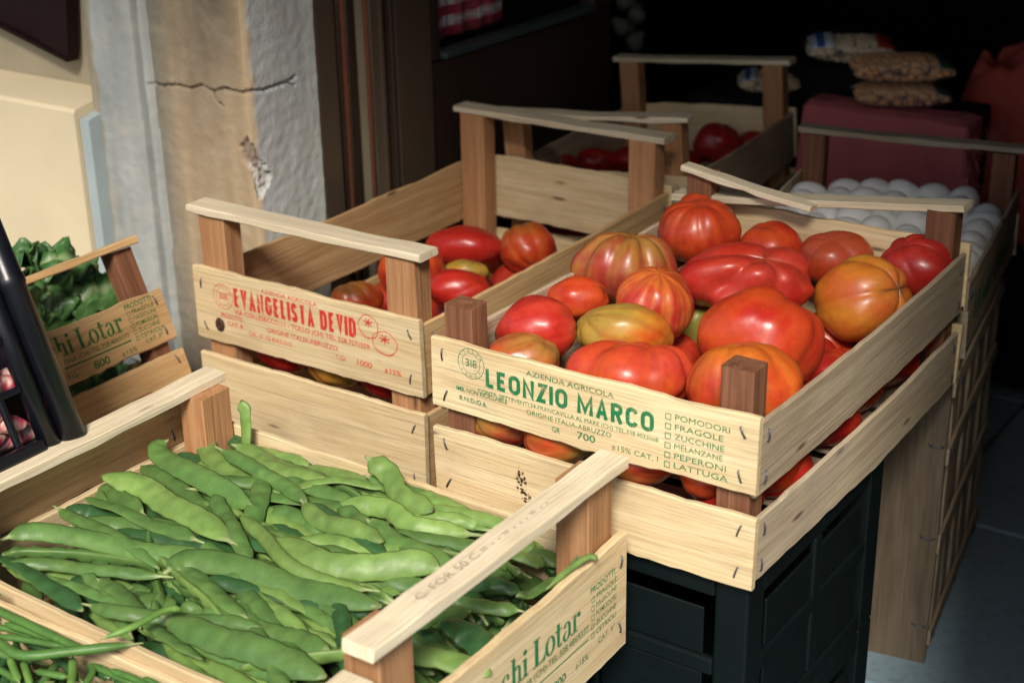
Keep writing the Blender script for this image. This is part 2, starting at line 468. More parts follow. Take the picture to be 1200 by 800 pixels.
def dark_shutter():
    root = empty('wooden_shutter', (-0.84, 0.30, 0.25))
    tag(root, 'dark red-brown slanted wooden shutter corner at the top left edge', 'shutter')
    M = plain('dark_shutter_paint', (0.014, 0.004, 0.0035), 0.6, 0, 0.3, 60, 0.1, .2)
    pts = [hit(80, 69, 1, .30), hit(-60, -2, 1, .30), hit(-60, -120, 1, .30), hit(72, -120, 1, .30)]
    sp = [hit(47, 50, 1, .30), hit(42, -120, 1, .30)]
    def prism(poly, y0, y1, name):
        n = len(poly); vs = [(p[0] + .84, y0 - .30, p[2] - .25) for p in poly] + [(p[0] + .84, y1 - .30, p[2] - .25) for p in poly]
        fs = [tuple(range(n)), tuple(range(n, 2 * n))[::-1]] + [(i, n + i, n + (i + 1) % n, (i + 1) % n) for i in range(n)]
        link_mesh(name, pydata(name, vs, fs), M, root)
    prism([pts[0], sp[0], sp[1], pts[3]], .300, .318, 'plank')
    e = 0.002 * np.array([1, 0, 0])
    prism([sp[0] - e, pts[1], pts[2], sp[1] - e], .304, .318, 'plank')
    # bottom edge batten
    a, b = pts[0], pts[1]
    prism([a + [0, 0, -.004], b + [0, 0, -.004], b, a], .297, .317, 'edge_batten')
dark_shutter()

def door_frame():
    root = empty('door_frame', (CORX, 0.5, FLOOR_Z))
    tag(root, 'brown metal shop door frame with grooves and rods beside the pilaster', 'door frame')
    z0, z1 = FLOOR_Z, 1.74
    def bar(nm, y0, y1, x0, x1, mat, bev=.003):
        return box_obj(nm, (x0 - CORX, y0 - .5, 0), (x1 - CORX, y1 - .5, z1 - z0), mat, root, bev, 2)
    bar('jamb_panel', .414, .452, -.51, -.481, BROWN)
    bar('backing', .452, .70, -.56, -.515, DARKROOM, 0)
    bar('track', .462, .468, -.515, -.492, BROWN2)
    bar('track', .497, .510, -.515, -.499, BROWN2)
    bar('track', .543, .551, -.515, -.487, BROWN)
    bar('track', .556, .561, -.515, -.480, BROWN2)
    bar('jamb_panel', .565, .640, -.515, -.482, BROWN)
    for y, r in ((.482, .0045), (.527, .003)):
        bm = bmesh.new(); bmesh.ops.create_cone(bm, segments=12, radius1=r, radius2=r, depth=z1 - z0, cap_ends=True)
        me = bpy.data.meshes.new('rod'); bm.to_mesh(me); bm.free()
        me.polygons.foreach_set('use_smooth', [True] * len(me.polygons))
        link_mesh('rod', me, RUST, root, Matrix.Translation((-.497 - CORX, y - .5, (z1 - z0) / 2)))
door_frame()

def door_leaf():
    root = empty('shop_door', (-.50, .66, FLOOR_Z))
    tag(root, 'dark brown glazed shop door standing open into the dark shop', 'door')
    def bx(nm, y0, y1, z0, z1, x0, x1, mat, bev=.003):
        return box_obj(nm, (x0 + .50, y0 - .66, z0 - FLOOR_Z), (x1 + .50, y1 - .66, z1 - FLOOR_Z), mat, root, bev, 2)
    bx('bottom_panel', .646, 1.10, FLOOR_Z + .01, .196, -.512, -.488, BROWN2)
    bx('stile', .646, .664, .198, 1.7, -.512, -.486, BROWN2)
    bx('stile', 1.045, 1.10, .198, 1.7, -.512, -.486, BROWN2)
    bx('panel_moulding', .70, 1.04, .02, .034, -.488, -.482, BROWN2)
    sill = plain('worn_blue_sill', (0.045, 0.065, 0.07), 0.5, 0, 0.3, 60)
    bx('glazing_bead', .666, 1.043, .198, .207, -.506, -.478, sill, .002)
    mt, N, L, P = new_mat('door_glass')
    P.inputs['Base Color'].default_value = (0.02, 0.02, 0.02, 1); P.inputs['Roughness'].default_value = 0.03
    P.inputs['Alpha'].default_value = 0.12
    bx('pane', .666, 1.043, .209, 1.69, -.502, -.499, mt, 0)
    return root
door_leaf()

def checked_curtain():
    mt, N, L, P = new_mat('red_white_check')
    uvn = N.new('ShaderNodeAttribute'); uvn.attribute_name = 'cloth_uv'
    sx = N.new('ShaderNodeSeparateXYZ'); L.new(uvn.outputs['Vector'], sx.inputs[0])
    def stripe(sock, lo, freq, phase=0):
        a = N.new('ShaderNodeMath'); a.operation = 'MULTIPLY_ADD'; L.new(sock, a.inputs[0]); a.inputs[1].default_value = freq; a.inputs[2].default_value = phase
        b = N.new('ShaderNodeMath'); b.operation = 'FRACT'; L.new(a.outputs[0], b.inputs[0])
        c = N.new('ShaderNodeMath'); c.operation = 'LESS_THAN'; L.new(b.outputs[0], c.inputs[0]); c.inputs[1].default_value = lo
        return c.outputs[0]
    def scl(sock, k):
        a = N.new('ShaderNodeMath'); a.operation = 'MULTIPLY'; L.new(sock, a.inputs[0]); a.inputs[1].default_value = k
        return a.outputs[0]
    h = stripe(sx.outputs[1], .5, 36); v = stripe(sx.outputs[0], .5, 38)
    h2 = stripe(sx.outputs[1], .12, 36, .30); v2 = stripe(sx.outputs[0], .10, 38, .3)
    c = mixc(N, L, (0.72, 0.70, 0.70), (0.42, 0.03, 0.055), h)
    c = mixc(N, L, c, mixc(N, L, c, (0.42, 0.05, 0.09), 0.6), v)
    c = mixc(N, L, c, (0.75, 0.70, 0.70), scl(h2, .75))
    c = mixc(N, L, c, (0.10, 0.05, 0.15), scl(v2, .6))
    L.new(c, P.inputs['Base Color']); P.inputs['Roughness'].default_value = 0.9
    vs, uv, fs = [], [], []
    ny, nz = 60, 30
    y0, y1, z0, z1 = .668, .86, .213, .60
    for j in range(nz + 1):
        for i in range(ny + 1):
            t = i / ny
            y = y0 + (y1 - y0) * t; z = z0 + (z1 - z0) * j / nz
            vs.append((-.522 + .009 * math.sin(t * 19) + .004 * math.sin(t * 47 + z * 9), y, z + .003 * math.sin(t * 19))); uv.append((t * .22, z - z0, 0))
    W = ny + 1
    for j in range(nz):
        for i in range(ny): fs.append((j * W + i, j * W + i + 1, (j + 1) * W + i + 1, (j + 1) * W + i))
    me = pydata('checked_curtain', vs, fs, True)
    a = me.attributes.new('cloth_uv', 'FLOAT_VECTOR', 'POINT'); a.data.foreach_set('vector', np.array(uv, dtype=np.float32).ravel())
    o = link_mesh('checked_curtain', me, mt)
    tag(o, 'red and white checked curtain behind the shop door glass', 'curtain')
    sm = o.modifiers.new('thickness', 'SOLIDIFY'); sm.thickness = 0.0012
checked_curtain()

# ------------------------------------------------------------------ timber pieces
_rng = random.Random(5)
def piece(name, parent, center, xdir, zdir, L, H, T, mat, bow=0.0, sag=0.0, seg=30, rough=0.0020, skew=0.0, twist=0.0):
    """A sawn/peeled board. Local X = length (grain), Y = thickness (+Y = outer face), Z = height. Returns object with .bowf on it."""
    rg = random.Random(_rng.random())
    o1, o2 = rg.uniform(0, 99), rg.uniform(0, 99)
    verts, faces = [], []
    c = min(0.0011, T * .25)
    sec = [(-T/2, -H/2 + c), (-T/2 + c, -H/2), (T/2 - c, -H/2), (T/2, -H/2 + c), (T/2, H/2 - c), (T/2 - c, H/2), (-T/2 + c, H/2), (-T/2, H/2 - c)]
    n = len(sec)
    for i in range(seg + 1):
        t = i / seg; x = (t - .5) * L
        b = bow * (1 - (2 * t - 1) ** 2); s = sag * (1 - (2 * t - 1) ** 2)
        jt = rough * (n3(t * 7, o1, 1) + .6 * n3(t * 31, o1, 2)); jb = rough * (n3(t * 7, o2, 4) + .8 * n3(t * 29, o2, 5))
        tw = twist * (t - .5)
        for (y, z) in sec:
            zz = z + s + (jt if z > 0 else jb) + skew * (t - .5)
            yy = y + b + tw * z / H * 2
            xx = x + (rough * 1.5 * n3(z * 60, o1, 7 + i) if i in (0, seg) else 0)
            verts.append((xx, yy, zz))
    for i in range(seg):
        for k in range(n):
            a = i * n + k; bq = i * n + (k + 1) % n
            faces.append((a, bq, bq + n, a + n))
    faces.append(tuple(range(n))[::-1]); faces.append(tuple(range(seg * n, seg * n + n)))
    me = pydata(name, verts, faces)
    bm = bmesh.new(); bm.from_mesh(me); bmesh.ops.recalc_face_normals(bm, faces=bm.faces[:]); bm.to_mesh(me); bm.free()
    o = link_mesh(name, me, mat, parent, frame(center, xdir, zdir))
    o_info[o.name] = (L, H, T, bow, sag, skew)
    return o
o_info = {}

def staple_mesh():
    pts = [(-.0052, 0, 0), (-.0046, .0016, 0), (0, .0021, 0), (.0046, .0016, 0), (.0052, 0, 0)]
    r = 0.00075; vs = []; fs = []
    for (x, y, z) in pts:
        for k in range(5):
            a = k / 5 * 2 * math.pi
            vs.append((x, y + r * math.cos(a), z + r * math.sin(a)))
    for i in range(len(pts) - 1):
        for k in range(5):
            a = i * 5 + k; b = i * 5 + (k + 1) % 5
            fs.append((a, b, b + 5, a + 5))
    me = pydata('staple', vs, fs, True)
    me.materials.append(STAPLE)
    return me
STAPLE_ME = staple_mesh()
def bow_at(o, x):
    L, H, T, bow, sag, skew = o_info[o.name]
    t = x / L + .5
    return bow * (1 - (2 * t - 1) ** 2)
def staples(board, xs_zs, side=1, seed=0):
    rg = random.Random(seed + hash(len(xs_zs)) % 97)
    L, H, T, bow, sag, skew = o_info[board.name]
    for (x, z) in xs_zs:
        a = math.radians(rg.uniform(60, 120))
        M = Matrix.Translation((x, side * (T / 2) + bow_at(board, x), z)) @ Matrix.Rotation(a, 4, 'Y')
        if side < 0: M = M @ Matrix.Rotation(math.pi, 4, 'X')
        link_mesh('staple', STAPLE_ME, STAPLE, board, M)

# ------------------------------------------------------------------ print on the boards
def text_pts(body, bold=0.0):
    cu = bpy.data.curves.new('lettering', 'FONT')
    cu.body = body; cu.size = 1.0; cu.offset = bold; cu.resolution_u = 3; cu.fill_mode = 'FRONT'
    o = bpy.data.objects.new('lettering', cu)
    COL.objects.link(o)
    me = bpy.data.meshes.new_from_object(o)
    vs = np.array([v.co[:2] for v in me.vertices]) if len(me.vertices) else np.zeros((0, 2))
    fs = [tuple(p.vertices) for p in me.polygons]
    bpy.data.objects.remove(o); bpy.data.curves.remove(cu); bpy.data.meshes.remove(me)
    return vs, fs
_capv, _ = text_pts('H'); CAPH = _capv[:, 1].max()
def _arc(cx, cz, rx, rz, a0, a1, n=8):
    return [(cx + rx * math.cos(math.radians(a0 + (a1 - a0) * i / n)), cz + rz * math.sin(math.radians(a0 + (a1 - a0) * i / n))) for i in range(n + 1)]
_O = _arc(.5, .72, .5, .28, 0, 180) + _arc(.5, .28, .5, .28, 180, 360) + [(1, .5), (1, .72)]
GLYPH = {
 'A': (.70, [[(0, -.12), (.5, 1.04), (1, -.12)], [(.18, .27), (.82, .27)]]), 'C': (.68, [_arc(.5, .72, .5, .28, 10, 180) + _arc(.5, .28, .5, .28, 180, 350)]),
 'D': (.70, [[(0, -.1), (0, 1.1)], [(.12, 1), (.45, 1)] + _arc(.5, .70, .5, .30, 80, 0, 5) + _arc(.5, .30, .5, .30, 0, -80, 5) + [(.45, 0), (.12, 0)]]),
 'E': (.58, [[(0, -.1), (0, 1.1)], [(.16, 1), (1.1, 1)], [(.16, .52), (.95, .52)], [(.16, 0), (1.1, 0)]]), 'G': (.70, [_arc(.5, .72, .5, .28, 10, 180) + _arc(.5, .28, .5, .28, 180, 360) + [(1, .46), (.55, .46)]]),
 'I': (.19, [[(.5, -.1), (.5, 1.1)]]), 'L': (.56, [[(0, -.1), (0, 1.1)], [(.16, 0), (1.1, 0)]]), 'M': (.92, [[(0, -.12), (0, 1.0), (.5, .10), (1, 1.0), (1, -.12)]]),
 'N': (.70, [[(0, -.12), (0, 1.0), (1, 0.0), (1, 1.12)]]), 'O': (.72, [_O]), 'R': (.68, [[(0, -.12), (0, 1.1)], [(.14, 1), (.5, 1)] + _arc(.6, .76, .36, .24, 80, -80, 6) + [(.5, .52), (.14, .52)], [(.55, .44), (1.0, -.12)]]),
 'S': (.64, [_arc(.5, .75, .5, .25, 15, 180, 6) + [(.2, .55), (.8, .44)] + _arc(.5, .25, .5, .25, 0, -165, 6)]), 'T': (.64, [[(-.12, 1), (1.12, 1)], [(.5, .88), (.5, -.1)]]),
 'V': (.68, [[(0, 1.12), (.5, -.02), (1, 1.12)]]), 'Z': (.62, [[(-.05, 1), (1, 1), (0, 0), (1.08, 0)]]), ' ': (.26, []),
}
class Print:
    """collects flat lettering and marks in board coordinates (x right as read, z up), then lays it on the board's face"""
    def __init__(self): self.v = []; self.f = []; self.lay = 0
    def add(self, vs, fs):
        o = len(self.v); self.lay += 1
        self.v += [(a, b, self.lay % 40) for a, b in vs]; self.f += [tuple(i + o for i in q) for q in fs]
    def text(self, body, x0, x1, z, h, bold=0.0, slope=0.0, italic=0.0):
        vs, fs = text_pts(body, bold)
        if not len(vs): return
        mn, mx = vs[:, 0].min(), vs[:, 0].max()
        X = x0 + (vs[:, 0] - mn) / (mx - mn) * (x1 - x0)
        Z = z + vs[:, 1] / CAPH * h
        X = X + (Z - z) * italic
        Z = Z + (X - x0) * slope
        self.add(list(zip(X, Z)), fs)
    def rect(self, x0, z0, x1, z1, slope=0.0, xr=0.0):
        q = [(x0, z0), (x1, z0), (x1, z1), (x0, z1)]
        self.add([(x, z + (x - xr) * slope) for x, z in q], [(0, 1, 2, 3)])
    def ring(self, cx, cz, rx, rz, w, a0=0, a1=360, n=40, wob=0.0):
        vs, fs = [], []
        for i in range(n + 1):
            a = math.radians(a0 + (a1 - a0) * i / n)
            k = 1 + wob * math.sin(5 * a + cx * 100)
            vs.append((cx + (rx * k - w / 2) * math.cos(a), cz + (rz * k - w / 2) * math.sin(a)))
            vs.append((cx + (rx * k + w / 2) * math.cos(a), cz + (rz * k + w / 2) * math.sin(a)))
        for i in range(n): fs.append((2 * i, 2 * i + 1, 2 * i + 3, 2 * i + 2))
        self.add(vs, fs)
    def ring2(self, cx, cz, rx, rz, ix, iz, a0=0, a1=360, n=36):
        vs, fs = [], []
        for i in range(n + 1):
            a = math.radians(a0 + (a1 - a0) * i / n)
            vs.append((cx + ix * math.cos(a), cz + iz * math.sin(a))); vs.append((cx + rx * math.cos(a), cz + rz * math.sin(a)))
        for i in range(n): fs.append((2 * i, 2 * i + 1, 2 * i + 3, 2 * i + 2))
        self.add(vs, fs)
    def line(self, pts, w):
        vs, fs = [], []
        for (x0, z0), (x1, z1) in zip(pts[:-1], pts[1:]):
            d = math.hypot(x1 - x0, z1 - z0) or 1; nx, nz = -(z1 - z0) / d * w / 2, (x1 - x0) / d * w / 2
            o = len(vs); vs += [(x0 + nx, z0 + nz), (x1 + nx, z1 + nz), (x1 - nx, z1 - nz), (x0 - nx, z0 - nz)]; fs.append((o, o + 1, o + 2, o + 3))
        self.add(vs, fs)
    def stroke(self, pts, w):
        n = len(pts); vs, fs = [], []
        P_ = [np.array(p, float) for p in pts]
        for i in range(n):
            d0 = P_[i] - P_[i - 1] if i else P_[1] - P_[0]; d1 = P_[i + 1] - P_[i] if i < n - 1 else d0
            d0 = d0 / (np.linalg.norm(d0) or 1); d1 = d1 / (np.linalg.norm(d1) or 1)
            n0 = np.array([-d0[1], d0[0]]); n1 = np.array([-d1[1], d1[0]])
            b = n0 + n1; L_ = np.linalg.norm(b); b = b / L_ if L_ > .2 else n0
            k = min(1.9, 1 / max(.3, float(b @ n0)))
            vs.append(tuple(P_[i] + b * k * w / 2)); vs.append(tuple(P_[i] - b * k * w / 2))
        for i in range(n - 1): fs.append((2 * i, 2 * i + 1, 2 * i + 3, 2 * i + 2))
        self.add(vs, fs)
    def name(self, body, x0, x1, z, h, weight=.21):
        tot = sum(GLYPH[c][0] + .15 for c in body) - .15
        k = (x1 - x0) / tot; x = x0; w = weight * h
        for c in body:
            gw, strokes = GLYPH[c]
            for st in strokes:
                hw = w / 2 / h; sx = gw * k
                pts = [(x + w / 2 + (sx - w) * px_, z + w / 2 + (h - w) * pz_) for px_, pz_ in st]
                self.stroke(pts, w)
            x += (gw + .15) * k
    def boxes(self, x0, z0, s, w):
        self.rect(x0, z0, x0 + s, z0 + w); self.rect(x0, z0 + s - w, x0 + s, z0 + s)
        self.rect(x0, z0 + w, x0 + w, z0 + s - w); self.rect(x0 + s - w, z0 + w, x0 + s, z0 + s - w)
    def lay_on(self, board, mat, x_flip=False, side=1, name='printed_text'):
        L, H, T, bow, sag, skew = o_info[board.name]
        vs = []
        for (a, z, k) in self.v:
            x = a - L / 2
            if x_flip: x = -x
            t = x / L + .5
            vs.append((x, side * (T / 2 + 0.00025 + k * 0.00001) + bow * (1 - (2 * t - 1) ** 2), z - H / 2 + skew * (t - .5) + sag * (1 - (2 * t - 1) ** 2)))
        return link_mesh(name, pydata(name, vs, self.f), mat, board)
def serif_word(p, x, z, s, kern=1.0):
    """bold serif 'chi Lotar', cap height s"""
    def R(a, b, c, d): p.rect(x + a * s, z + b * s, x + c * s, z + d * s)
    adv = 0.0
    for ch in 'chi Lotar':
        X0 = x
        if ch == 'c':
            p.ring2(x + .25 * s, z + .33 * s, .25 * s, .34 * s, .11 * s, .30 * s, 50, 320); p.ring2(x + .36 * s, z + .50 * s, .07 * s, .07 * s, 0, 0); adv = .52
        elif ch == 'h':
            R(.08, .05, .24, 1.0); R(0, 0, .32, .045); R(0, .955, .08, 1.0); p.ring2(x + .34 * s, z + .44 * s, .19 * s, .22 * s, .05 * s, .17 * s, 0, 150)
            R(.385, .05, .53, .45); R(.33, 0, .60, .045); adv = .64
        elif ch == 'i':
            R(.08, .05, .24, .66); R(0, 0, .32, .045); R(0, .62, .08, .66); p.ring2(x + .16 * s, z + .88 * s, .10 * s, .10 * s, 0, 0); adv = .36
        elif ch == ' ': adv = .26
        elif ch == 'L':
            R(.10, .05, .29, .95); R(0, .955, .40, 1.0); R(0, 0, .66, .045)
            p.add([(x + .50 * s, z + .05 * s), (x + .66 * s, z + .05 * s), (x + .68 * s, z + .30 * s)], [(0, 1, 2)]); adv = .70
        elif ch == 'o':
            p.ring2(x + .29 * s, z + .33 * s, .29 * s, .345 * s, .13 * s, .305 * s); adv = .61
        elif ch == 't':
            R(.10, .14, .26, .86); R(0, .60, .10, .655); R(.26, .60, .38, .655); p.ring2(x + .26 * s, z + .16 * s, .16 * s, .17 * s, .04 * s, .11 * s, 180, 330); adv = .43
        elif ch == 'a':
            R(.34, .08, .49, .48); p.ring2(x + .23 * s, z + .18 * s, .21 * s, .19 * s, .08 * s, .14 * s, 80, 350)
            p.ring2(x + .27 * s, z + .47 * s, .21 * s, .20 * s, .07 * s, .16 * s, 0, 170); R(.49, 0.0, .58, .06); adv = .60
        elif ch == 'r':
            R(.08, .05, .24, .66); R(0, 0, .34, .045); R(0, .62, .08, .66); p.ring2(x + .38 * s, z + .44 * s, .17 * s, .22 * s, .06 * s, .17 * s, 60, 150); p.ring2(x + .43 * s, z + .56 * s, .085 * s, .085 * s, 0, 0); adv = .55
        x = X0 + adv * s * kern
    return x
def stamp(p, cx, cz, r):
    p.ring(cx, cz, r, r, .0006); p.ring(cx, cz, r * .68, r * .68, .0004)
    p.text('3I8', cx - r * .42, cx + r * .45, cz - r * .22, r * .5, 0.005)
    # lettering round the rim
    word = 'ITALIA'
    for i, ch in enumerate(word):
        a = math.radians(150 - i * 24)
        vs, fs = text_pts(ch)
        c = np.array(vs) / CAPH * r * .22; c[:, 0] -= c[:, 0].mean()
        ca, sa = math.cos(a - math.pi / 2), math.sin(a - math.pi / 2)
        pts = [(cx + math.cos(a) * r * .74 + ca * q[0] - sa * q[1], cz + math.sin(a) * r * .74 + sa * q[0] + ca * q[1]) for q in c]
        p.add(pts, fs)
    for i in range(5):
        a = math.radians(215 + i * 27)
        p.ring2(cx + math.cos(a) * r * .84, cz + math.sin(a) * r * .84, r * .05, r * .05, 0, 0, n=8)

# ------------------------------------------------------------------ crates
def crate(name, label, loc, rot, W, L, lo, up, side_lo, side_up, post, post_h, rails, mats, group='wooden produce crates', t=0.006, bow=0.004, end_up_far=None, skip=()):
    """Open crate. Local x = width (ends span it), y = length, z = up. lo/up: (z0,z1) of the end boards (lo may be None);
    side_lo/side_up the same for the long sides; post_h: four post tops (x0y0, x1y0, x0yL, x1yL); rails: list of rail specs."""
    root = empty(name, loc, rot)
    tag(root, label, 'crate', group)
    mb, ms, mp, mr = mats
    out = {'root': root, 'post': [], 'rail': []}
    e = 0.0008
    for key, rng_, far in (('end_lo0', lo, 0), ('end_up0', up, 0), ('end_lo1', lo, 1), ('end_up1', end_up_far or up, 1)):
        if rng_ is None: continue
        z0, z1 = rng_
        if far == 0: o = piece('end_board', root, (W / 2, t / 2, (z0 + z1) / 2), (-1, 0, 0), (0, 0, 1), W + .004, z1 - z0, t, mb, bow=_rng.uniform(-.2, 1) * bow)
        else: o = piece('end_board', root, (W / 2, L - t / 2, (z0 + z1) / 2), (1, 0, 0), (0, 0, 1), W + .004, z1 - z0, t, mb, bow=_rng.uniform(-.2, 1) * bow)
        out[key] = o
        LL = W + .004; H = z1 - z0
        if far == 0 or name != 'x':
            staples(o, [(-LL / 2 + .012, H * .30), (-LL / 2 + .013, -H * .28), (LL / 2 - .012, H * .28), (LL / 2 - .014, -H * .30)], 1, int(L * 1000 + z0 * 997))
    for key, rng_, far in (('side_lo0', side_lo, 0), ('side_up0', side_up, 0), ('side_lo1', side_lo, 1), ('side_up1', side_up, 1)):
        if rng_ is None or key in skip: continue
        z0, z1 = rng_
        LL = L - 2 * t - 2 * e
        if far == 0: o = piece('side_board', root, (t / 2, L / 2, (z0 + z1) / 2), (0, 1, 0), (0, 0, 1), LL, z1 - z0, t * .8, ms, bow=_rng.uniform(0, 1.6) * bow, sag=_rng.uniform(-1, 0.1) * bow)
        else: o = piece('side_board', root, (W - t / 2, L / 2, (z0 + z1) / 2), (0, -1, 0), (0, 0, 1), LL, z1 - z0, t * .8, ms, bow=_rng.uniform(0, 1.6) * bow, sag=_rng.uniform(-1, 0.1) * bow)
        out[key] = o
        H = z1 - z0
        staples(o, [(-LL / 2 + .014, H * .28), (-LL / 2 + .012, -H * .30), (LL / 2 - .014, H * .28), (LL / 2 - .012, -H * .28)], 1, int(L * 1700 + z0 * 991))
    pw, pd = post
    k = 0
    for (sx, sy) in ((0, 0), (1, 0), (0, 1), (1, 1)):
        h = post_h[k]; k += 1
        x = t + .001 + pw / 2 if sx == 0 else W - t - .001 - pw / 2
        y = t + .001 + pd / 2 if sy == 0 else L - t - .001 - pd / 2
        o = piece('post', root, (x, y, h / 2 + .002), (0, 0, 1), (1, 0, 0), h - .004, pw, pd, mp, seg=4, rough=.0008)
        out['post'].append(o)
    for (p0, p1, dep, th) in rails:
        p0 = Vector(p0); p1 = Vector(p1); d = p1 - p0
        zd = Vector((0, 0, 1)); o = piece('rail', root, (p0 + p1) / 2, d, zd, d.length, th, dep, mr, bow=_rng.uniform(-.001, .001), sag=_rng.uniform(-.0015, 0), seg=10, rough=.0015)
        out['rail'].append(o)
        staples(o, [], 1)
    nsl = 4
    for i in range(nsl):
        y = L * (i + .5) / nsl
        piece('floor_slat', root, (W / 2, y, 0.006 + .0005), (1, 0, 0), (0, 1, 0), W - 2 * t - .004, L / nsl * .86, .004, ms, seg=2, rough=0.0)
    return out

# --- the big tomato crate in the middle
MW, ML = 0.30, 0.461
cm = crate('tomato_crate', 'pale wooden crate printed in green, heaped with big tomatoes, broken handle', (0, 0, 0), None, MW, ML,
           (0.0, 0.064), (0.0835, 0.148), (0.002, 0.058), (0.078, 0.140), (0.028, 0.024), (0.176, 0.181, 0.182, 0.184),
           [((-.012, ML - .016, .150), (.300, ML - .016, .190), .026, .0075), ((.004, ML - .030, .187), (.152, ML - .034, .168), .018, .006)],
           (PALE, GREYW, DARKPOST, RAIL))
P = Print()
stamp(P, .042, .049, .0135)
P.text('AZIENDA AGRICOLA', .098, .181, .0525, .0046, .002)
P.name('LEONZIO MARCO', .057, .217, .0318, .0172)
P.text('CONTR. SETTEVENTI,34-FRANCAVILLA AL MARE (CH) TEL.338.4033668', .049, .221, .0252, .0034, .0)
P.text('ORIGINE ITALIA-ABRUZZO', .098, .179, .0180, .0042, .0)
P.text('IMB. NON RICICLABILE', .026, .079, .0218, .0038, .01)
P.text('B.N.D.O.6.', .029, .058, .0135, .0038, .015)
P.text('GR', .123, .131, .0088, .0048, .01)
P.text('700', .147, .164, .0088, .0062, .012)
P.text('\u00b115% CAT. I', .179, .221, .0078, .0046, .0)
for i, w in enumerate(('POMODORI', 'FRAGOLE', 'ZUCCHINE', 'MELANZANE', 'PEPERONI', 'LATTUGA')):
    zz = .0475 - i * .0082
    P.boxes(.2265, zz - .001, .0052, .0007)
    P.text(w, .235, (.281, .276, .277, .276, .279, .281)[i], zz, .0048, .0)
P.lay_on(cm['end_up0'], INK_G, x_flip=True)
# mud splash on the lower board
def blot(board, spots, mat, x_flip=True):
    p = Print()
    rg = random.Random(3)
    for (x, z, r) in spots: p.ring2(x, z, r * rg.uniform(.7, 1.4), r * rg.uniform(.6, 1.2), 0, 0, n=10)
    p.lay_on(board, mat, x_flip=x_flip, name='mud_stain')
rg = random.Random(8)
blot(cm['end_lo0'], [(.088 + rg.gauss(0, .0028) + (k % 30) * .00028, .044 - (k % 30) * .0008 + rg.gauss(0, .0022), rg.choice((.0004, .0005, .0007, .0013))) for k in range(75)], ink('mud', (0.05, 0.03, 0.015), .8))

# --- crate with the red print at the left
EX, EY, EZ, EW, EL = -0.428, 0.138, -0.08, 0.30, 0.514
ce = crate('tomato_crate', 'pale wooden crate printed in red with high handles, half full of tomatoes', (EX, EY, EZ), RZ(0.5), EW, EL,
           (-0.030, 0.066), (0.083, 0.166), (-0.028, 0.060), (0.080, 0.158), (0.036, 0.026), (0.224, 0.224, 0.224, 0.224),
           [((-.004, .017, .2285), (.304, .017, .2285), .030, .008), ((-.004, EL - .017, .2285), (.304, EL - .017, .2285), .030, .008)],
           (PALE, TAN, POST, RAIL))
P = Print()
stamp(P, .042, .055, .0140)
z_ = -.083
P.text('AZIENDA AGRICOLA', .098, .174, .1535 + z_, .0048, .004)
P.name('EVANGELISTA DEVID', .058, .224, .1300 + z_, .0215, .19)
P.text('VIA COLLESECCO,11 - TOLLO (CH) TEL. 328.7571559', .057, .240, .1215 + z_, .0052, .012)
P.text('ORIGINE ITALIA-ABRUZZO', .102, .198, .1105 + z_, .0052, .006)
P.text('PRODOTTO', .037, .068, .1140 + z_, .0048, .01)
P.text('CAT. II', .046, .067, .1060 + z_, .0048, .02)
P.text('CAL. 67-102 B.N.D.O.O.', .076, .137, .1010 + z_, .0046, .01)
P.text('T.Gr', .195, .208, .1010 + z_, .0050, .004)
P.text('1000', .223, .242, .1010 + z_, .0062, .012)
P.text('\u00b115%', .258, .279, .1010 + z_, .0052, .01)
for (tx, tz, r1, r2) in ((.240, .063, .0125, .0125), (.260, .0495, .0155, .0125)):
    P.ring(tx, tz, r1, r2, .0009, wob=.03); P.ring(tx + .001, tz - .001, r1 * .86, r2 * .86, .0004, 200, 330)
    for i in range(7):
        a = i / 7 * 2 * math.pi + .3
        P.line([(tx, tz + r2 * .35), (tx + math.cos(a) * r1 * .45, tz + r2 * .35 + math.sin(a) * r2 * .4)], .0013)
P.lay_on(ce['end_up0'], INK_R, x_flip=True)
def knot(board, x, z, rx, rz):
    L, H, T, bw, sg, sk = o_info[board.name]
    vs, fs = [], []
    nr, na = 7, 20
    for i in range(nr + 1):
        r = i / nr
        for k in range(na):
            a = k / na * 2 * math.pi
            w = 1 + .18 * n3(math.cos(a) * 2, math.sin(a) * 2, i * .6)
            hh = .0022 * math.sin(r * math.pi) ** .7 if r < .95 else 0
            vs.append((x - L / 2 + rx * r * w * math.cos(a), T / 2 + .0002 + hh + .0006 * n3(k * .9, i * 1.3, 3) + bow_at(board, x - L / 2), z - H / 2 + rz * r * w * math.sin(a)))
    for i in range(nr):
        for k in range(na):
            a = i * na + k; b = i * na + (k + 1) % na
            fs.append((a, b, b + na, a + na))
    mt = plain('dark_knot', (0.045, 0.018, 0.008), 0.8, 0, .6, 400, .5)
    link_mesh('knot', pydata('knot', vs, fs, True), mt, board)
knot(ce['end_up0'], .30 - .034 + .004, .021, .0068, .0082)

# --- crate behind it in the doorway
ct = crate('tomato_crate', 'wooden crate of dark red tomatoes in the doorway, farthest back in the shop', (-0.392, 0.675, -0.092), RZ(4.5) @ RY(-4.5), 0.270, 0.385,
           (0.0, 0.066), (0.083, 0.156), (0.002, 0.060), (0.080, 0.150), (0.030, 0.024), (0.222, 0.222, 0.222, 0.222),
           [((-.004, .016, .2255), (.274, .016, .2255), .028, .007), ((-.004, .385 - .016, .2255), (.274, .385 - .016, .2255), .028, .007)],
           (PALE, GREYW, POST, RAIL))

